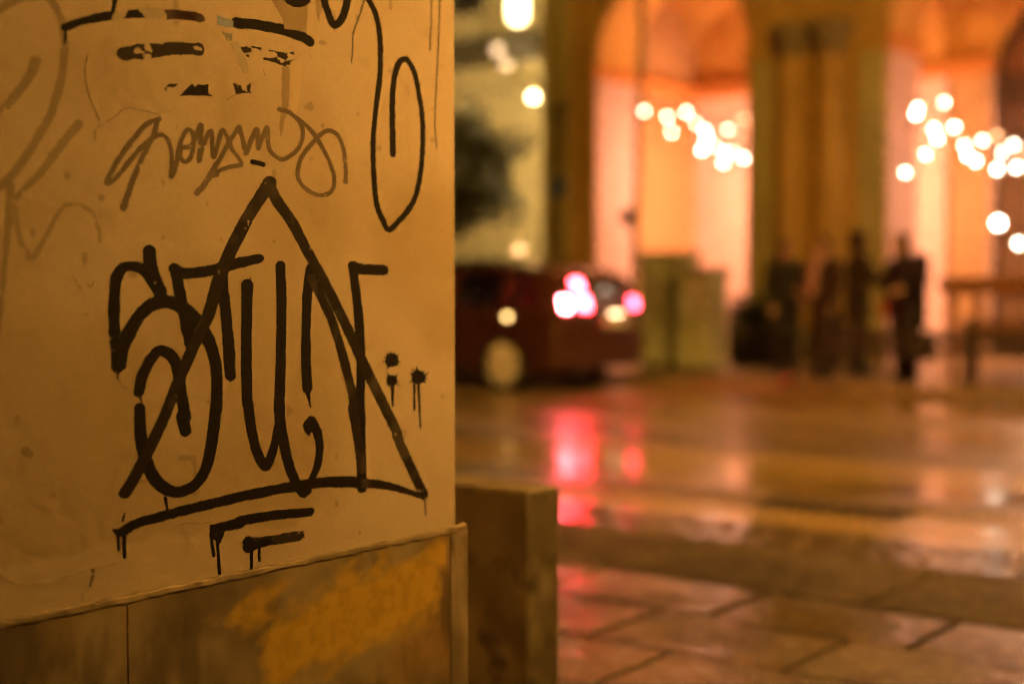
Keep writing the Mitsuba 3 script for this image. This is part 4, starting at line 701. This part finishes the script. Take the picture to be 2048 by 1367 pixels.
put(bs + '__plate', cyl((-14.40, 19.80, 2.84), (-14.40, 19.83, 2.84), 0.19, 28), 'm_blue'); put(bs + '__rim', moved(lathe([(0.185, -0.012), (0.205, -0.012), (0.205, 0.012), (0.185, 0.012), (0.185, -0.012)], 28).apply_transform(trimesh.transformations.rotation_matrix(math.pi / 2, [1, 0, 0])), (-14.40, 19.80, 2.84)), 'm_white')
put(bs + '__bracket', cyl((-14.40, 19.82, 2.84), (-14.40, 19.9, 2.84), 0.02), 'm_iron')
pt_ = thing('planter', 'dark wooden planter box with low hedge at the foot of the middle pier', 'planter')
for z in (0.08, 0.25, 0.42): put(pt_ + '__board', rbox(-10.5, -9.6, 18.72, 18.76, z, z + 0.155, 0.008), 'm_planter')
put(pt_ + '__box', box(-10.5, -9.6, 18.76, 19.3, -0.05, 0.58), 'm_planter')
v, f = [], []
for i in range(1300):
    c = np.array([rng.uniform(-10.5, -9.6), rng.uniform(18.7, 19.3), 0.55 + 0.42 * rng.uniform(0, 1) ** 0.8 * (0.75 + 0.35 * math.sin(i * 0.37))]); c[2] = max(c[2], 0.56); u, w = rng.normal(size=3), rng.normal(size=3); u /= np.linalg.norm(u); w = np.cross(u, w); w /= np.linalg.norm(w)
    n = len(v); v += [c - u * 0.06, c + w * 0.03, c + u * 0.06, c - w * 0.03]; f += [[n, n + 1, n + 2], [n, n + 2, n + 3]]
k = put(pt_ + '__hedge', trimesh.Trimesh(v, f, process=False), 'm_hedge'); labels[k] = {'kind': 'stuff'}
rl = thing('railing', 'low dark metal railing along the far pavement edge, right of the people', 'railing')
for x in (-7.75, -5.95, -4.15): put(rl + '__post', moved(lathe([(0, -0.1), (0.055, -0.1), (0.055, 0.68), (0.075, 0.70), (0.06, 0.77), (0, 0.79)], 14), (x, 16.25, 0)), 'm_iron', smooth=40)
for z0, z1 in ((0.50, 0.62), (0.34, 0.44)): put(rl + '__rail', rbox(-7.75, -3.2, 16.22, 16.28, z0, z1, 0.015), 'm_iron', smooth=40)
st_ = thing('market_stall', 'low stall with orange cloth hanging from its counter at the right edge', 'stall')
put(st_ + '__counter', rbox(-6.75, -4.2, 17.55, 18.6, 1.20, 1.255, 0.01), 'm_wood')
yy = np.linspace(-6.78, -4.17, 60); v, f = [], []
for i, x in enumerate(yy):
    w = 0.03 * math.sin(i * 0.9) + 0.02 * math.sin(i * 0.37); v += [(x, 17.52, 1.268), (x, 17.50 - w * 0.4, 1.19), (x, 17.50 - w, 1.06 + 0.015 * math.sin(i * 0.6))]
for i in range(59):
    for j in (0, 1): q = i * 3 + j; f += [[q, q + 3, q + 4], [q, q + 4, q + 1]]
put(st_ + '__cloth', trimesh.Trimesh(v, f, process=False), 'm_orangecloth', smooth=True)
put(st_ + '__cloth_top', rbox(-6.78, -4.17, 17.51, 18.62, 1.261, 1.27, 0.004), 'm_orangecloth')
for x in (-6.65, -5.5, -4.35):
    for y in (17.65, 18.5): put(st_ + '__leg', rbox(x - 0.035, x + 0.035, y - 0.035, y + 0.035, -0.05, 1.20, 0.008), 'm_wood')
put(st_ + '__shelf', rbox(-6.7, -4.3, 17.62, 18.5, 0.42, 0.46, 0.008), 'm_wood')
for i, x in enumerate((-6.35, -5.95, -5.5)):
    cr = thing('crate', ('wooden crate under the stall counter, left end', 'wooden crate under the stall counter, middle', 'wooden crate under the stall counter, right')[i], 'crate', 'crates under the stall')
    for z in (0.47, 0.56, 0.65): put(cr + '__slat', rbox(x - 0.17, x + 0.17, 17.68, 17.70, z, z + 0.07, 0.004), 'm_wood'); put(cr + '__slat', rbox(x - 0.17, x + 0.17, 18.0, 18.02, z, z + 0.07, 0.004), 'm_wood')
    put(cr + '__end', [box(x - 0.17, x - 0.155, 17.70, 18.0, 0.465, 0.72), box(x + 0.155, x + 0.17, 17.70, 18.0, 0.465, 0.72), box(x - 0.155, x + 0.155, 17.70, 18.0, 0.465, 0.48)], 'm_wood')
gl = thing('ground_light', 'small red light set in the far pavement edge beside the car', 'ground light')
scene[gl + '__lens'] = mikit.ply(moved(lathe([(0, 0.06), (0.06, 0.05), (0.085, 0.0), (0.085, -0.02), (0, -0.02)], 16), (-7.96, 15.67, 0.0)), 'm_redlens', smooth=40, emitter=glow(np.array([1, 0.06, 0.04]), 0.22, 0.1))
put(gl + '__rim', moved(lathe([(0.085, -0.02), (0.115, -0.02), (0.11, 0.012), (0.088, 0.015), (0.085, -0.02)], 16), (-7.96, 15.67, 0.0)), 'm_iron')

# ---------------------------------------------------------------- people
def chain(pts, smooth_len=None):
    """union of tapered bones through (xyz, r) joints"""
    out = m3.Manifold()
    for (p, r), (q, s) in zip(pts[:-1], pts[1:]):
        out = out + m3.Manifold.batch_hull([m3.Manifold.sphere(r, 12).translate(tuple(map(float, p))), m3.Manifold.sphere(s, 12).translate(tuple(map(float, q)))])
    return out
def soften(m, edge=0.03, it=8):
    t = tm(m.refine_to_length(edge)); t.merge_vertices(); trimesh.smoothing.filter_taubin(t, iterations=it); return t
V = lambda *a: np.array(a, float)
def person(label, at, face, h, coat, hair, J=None, coat_len=0.55, trousers='m_trousers', scarf=False, hood=False, mitten=False, bulk=0.98):
    """local: x right, y forward, z up; face: direction (radians about z) that the person looks to, 0 = +y"""
    j = dict(hipL=V(-0.10, 0, 0.92), hipR=V(0.10, 0, 0.92), kneeL=V(-0.11, 0.03, 0.50), kneeR=V(0.11, 0.03, 0.50), ankL=V(-0.11, -0.02, 0.09), ankR=V(0.11, -0.02, 0.09), waist=V(0, 0, 1.06), chest=V(0, 0.0, 1.30),
             shL=V(-0.19, 0, 1.43), shR=V(0.19, 0, 1.43), elL=V(-0.25, 0.0, 1.15), elR=V(0.25, 0.0, 1.15), wrL=V(-0.24, 0.10, 0.91), wrR=V(0.24, 0.10, 0.91), neck=V(0, 0.01, 1.50), head=V(0, 0.03, 1.63))
    j.update({k: V(*x) for k, x in (J or {}).items()})
    k = thing('person', label, 'person', 'people standing before the arcade'); sc = h / 1.75
    def fit(mesh):
        mesh = tm(mesh).copy(); mesh.apply_scale(sc); mesh.vertices = np.array(mesh.vertices) * [bulk, bulk, 1]; return moved(mesh, at, face)
    fd = j['head'] - j['neck']; H = j['head']
    body = chain([(j['neck'], 0.058), (H, 0.07)]) + m3.Manifold.batch_hull([m3.Manifold.sphere(0.085, 14).translate(tuple(H + V(0, -0.01, 0.03))), m3.Manifold.sphere(0.055, 12).translate(tuple(H + V(0, 0.045, -0.06))), m3.Manifold.sphere(0.062, 12).translate(tuple(H + V(0, 0.04, 0.04)))])
    body = body + m3.Manifold.batch_hull([m3.Manifold.sphere(0.012, 8).translate(tuple(H + V(0, 0.10, 0.02))), m3.Manifold.sphere(0.017, 8).translate(tuple(H + V(0, 0.112, -0.012)))])   # nose
    for s in (-1, 1): body = body + m3.Manifold.sphere(0.022, 8).scale((0.5, 1, 1.5)).translate(tuple(H + V(s * 0.083, -0.005, 0.0)))                                                # ears
    body = body + chain([(H + V(-0.022, 0.092, -0.045), 0.010), (H + V(0.022, 0.092, -0.045), 0.010)])                                                                                  # mouth
    body = body + chain([(j['neck'], 0.06), (j['chest'], 0.12), (j['waist'], 0.11)]) + chain([(j['hipL'], 0.09), (j['waist'], 0.11), (j['hipR'], 0.09)])
    for s in 'LR':
        body = body + chain([(j['chest'], 0.10), (j['sh' + s], 0.055), (j['el' + s], 0.042), (j['wr' + s], 0.028)]) + chain([(j['hip' + s], 0.085), (j['knee' + s], 0.052), (j['ank' + s], 0.036)])
        w = j['wr' + s]; d = w - j['el' + s]; d /= np.linalg.norm(d); side = np.cross(d, V(0, 1, 0)); side = side / (np.linalg.norm(side) + 1e-9); curl = np.cross(side, d)
        hand = m3.Manifold.batch_hull([m3.Manifold.sphere(0.017, 8).translate(tuple(w + d * a_ + side * c_)) for a_ in (0.02, 0.085) for c_ in (-0.026, 0.026)])
        for n_, (c_, L_) in enumerate(((-0.030, 0.062), (-0.010, 0.074), (0.011, 0.069), (0.031, 0.053))):
            p0 = w + d * 0.085 + side * c_; p1 = p0 + d * L_ * 0.55 - curl * 0.012; p2 = p1 + d * L_ * 0.38 - curl * 0.028; hand = hand + chain([(p0, 0.0095), (p1, 0.0088), (p2, 0.0075)])
        p0 = w + d * 0.035 - side * 0.028; p1 = p0 + d * 0.035 - side * 0.028 - curl * 0.012; hand = hand + chain([(p0, 0.012), (p1, 0.0105), (p1 + d * 0.032 - curl * 0.008, 0.009)])
        body = body + hand
    put(k + '__body', fit(soften(body, 0.02, 4)), 'm_skin', smooth=True)
    c = chain([(j['neck'] - V(0, 0, 0.03), 0.085), (j['chest'], 0.165), (j['waist'], 0.155)]) + chain([(j['chest'] + V(-0.06, 0, 0), 0.15), (j['chest'] + V(0.06, 0, 0), 0.15)])
    low = j['waist'] - V(0, 0, coat_len * 0.8)
    c = c + m3.Manifold.batch_hull([m3.Manifold.sphere(0.15, 12).translate(tuple(j['waist'] + V(q, 0, 0))) for q in (-0.05, 0.05)] + [m3.Manifold.cylinder(0.02, 0.17, 0.17, 14).scale((1.2, 0.95, 1)).translate(tuple(low))])
    for s in 'LR': c = c + chain([(j['chest'], 0.14), (j['sh' + s], 0.085), (j['el' + s], 0.068), (j['wr' + s] * 0.9 + j['el' + s] * 0.1, 0.05)])
    if hood: c = c + m3.Manifold.sphere(0.135, 14).translate(tuple(H + V(0, -0.035, 0.02))) - m3.Manifold.sphere(0.10, 14).translate(tuple(H + V(0, 0.07, 0.0)))
    put(k + '__coat', fit(soften(c, 0.035, 8)), coat, smooth=True)
    t = m3.Manifold()
    for s in 'LR': t = t + chain([(j['hip' + s] + V(0, 0, 0.04), 0.115), (j['knee' + s], 0.078), (j['ank' + s] + V(0, 0, 0.01), 0.062)])
    put(k + '__trousers', fit(soften(t, 0.03, 6)), trousers, smooth=True)
    for s in 'LR':
        q = j['ank' + s]; put(k + '__shoe', fit(soften(m3.Manifold.batch_hull([m3.Manifold.sphere(0.045, 10).translate(tuple(q + V(0, -0.03, -0.045))), m3.Manifold.sphere(0.042, 10).translate(tuple(q + V(0, 0.10, -0.048))), m3.Manifold.sphere(0.03, 10).translate(tuple(q + V(0, 0.165, -0.058))), m3.Manifold.sphere(0.05, 10).translate(tuple(q))]), 0.03, 3)), 'm_shoe', smooth=True)
    if not hood:
        hr = m3.Manifold.sphere(0.106, 16).scale((0.95, 1.0, 1.0)).translate(tuple(H + V(0, -0.022, 0.045))) - m3.Manifold.cube((0.3, 0.2, 0.17)).translate(tuple(H + V(-0.15, 0.055, -0.12)))
        hr = hr + m3.Manifold.batch_hull([m3.Manifold.sphere(0.075, 12).translate(tuple(H + V(0, -0.055, 0.0))), m3.Manifold.sphere(0.06, 12).translate(tuple(H + V(0, -0.075, -0.12)))])
        put(k + '__hair', fit(soften(hr, 0.025, 4)), hair, smooth=True)
    if scarf: put(k + '__scarf', fit(soften(chain([(j['neck'] + V(-0.08, 0.05, 0), 0.05), (j['neck'] + V(0, 0.10, -0.02), 0.06), (j['chest'] + V(0.02, 0.17, 0), 0.07), (j['waist'] + V(0.05, 0.18, 0.02), 0.08)]) + chain([(j['neck'] + V(-0.08, 0.05, 0), 0.05), (j['neck'] + V(0, -0.08, 0.01), 0.05), (j['neck'] + V(0.08, 0.05, 0), 0.05), (j['neck'] + V(0, 0.10, -0.02), 0.05)]), 0.03, 4)), 'm_scarf', smooth=True)
    if mitten:
        w = j['wrR']; put(k + '__mitten', fit(soften(chain([(w, 0.05), (w + V(0, 0.03, -0.10), 0.062), (w + V(0, 0.04, -0.15), 0.05)]) + chain([(w + V(-0.03, 0.03, -0.04), 0.025), (w + V(-0.06, 0.05, -0.08), 0.022)]), 0.02, 3)), 'm_mitten', smooth=True)
    return k
RIGHT = math.atan2(0.614, 0.789)                              # the picture's right, as an angle of x
person('person in dark green coat standing leftmost, in front of the planter', (-8.78, 17.21, 0), math.pi + 0.9, 1.74, 'm_greencoat', 'm_hair', dict(elL=(-0.30, 0.06, 1.16), wrL=(-0.20, 0.24, 1.02)), coat_len=0.75)
person('person in reddish coat with a pale pink scarf, second from left', (-8.05, 16.88, 0), math.pi - 0.4, 1.78, 'm_redcoat', 'm_brownhair', dict(elR=(0.30, 0.08, 1.18), wrR=(0.20, 0.26, 1.10)), scarf=True, coat_len=0.65)
person('slim hooded person in long brown coat reaching towards the neighbour', (-7.88, 17.5, 0), RIGHT - math.pi / 2, 1.86, 'm_browncoat', 'm_hair', dict(shL=(-0.15, 0, 1.43), shR=(0.15, 0, 1.43), elR=(0.19, 0.16, 1.20), wrR=(0.10, 0.40, 1.13), elL=(-0.18, 0.14, 1.20), wrL=(-0.08, 0.36, 1.12), ankL=(-0.04, 0.04, 0.09), ankR=(0.06, -0.06, 0.09), kneeL=(-0.05, 0.05, 0.50), kneeR=(0.06, 0, 0.50)), hood=True, coat_len=0.5)
person('stooping person in black coat with one red mitten, rightmost of the group', (-6.93, 16.88, 0), RIGHT + math.pi / 2 + 0.75, 1.84, 'm_darkcoat', 'm_brownhair', dict(chest=(0, 0.06, 1.27), neck=(0, 0.12, 1.46), head=(-0.02, 0.20, 1.57), shL=(-0.19, 0.06, 1.41), shR=(0.19, 0.0, 1.34), elL=(-0.26, 0.14, 1.15), wrL=(-0.16, 0.36, 1.08), elR=(0.27, -0.06, 1.12), wrR=(0.26, -0.01, 0.92), ankL=(-0.16, 0.16, 0.09), ankR=(0.17, -0.16, 0.09), kneeL=(-0.14, 0.13, 0.50), kneeR=(0.14, -0.02, 0.50)), mitten=True, coat_len=0.5, bulk=1.10)
def bag(label, c, w, d, h, m, rz):
    k = thing('bag', label, 'bag', 'bags of the people')
    put(k + '__body', moved(soften(m3.Manifold.batch_hull([m3.Manifold.sphere(0.05, 10).translate((a_ * (w / 2 - 0.05) * (1.0 if z < h / 2 else 0.86), b_ * (d / 2 - 0.05), z)) for a_ in (-1, 1) for b_ in (-1, 1) for z in (0.05, h - 0.05)]), 0.04, 3), c, rz), m, smooth=True)
    t = np.linspace(0, math.pi, 10)
    for s in (-1, 1): put(k + '__handle', moved(tube([(-w * 0.25 * math.cos(q), s * d * 0.25, h - 0.02 + 0.24 * math.sin(q)) for q in t], 0.012, 6), c, rz), m)
bag('dark olive shopping bag hanging beside the stooping person', (-6.72, 16.60, 0.26), 0.52, 0.22, 0.34, 'm_bag', RIGHT)
bag('black bag carried by the second person from left', (-7.86, 16.72, 0.44), 0.36, 0.18, 0.30, 'm_blackbag', RIGHT)
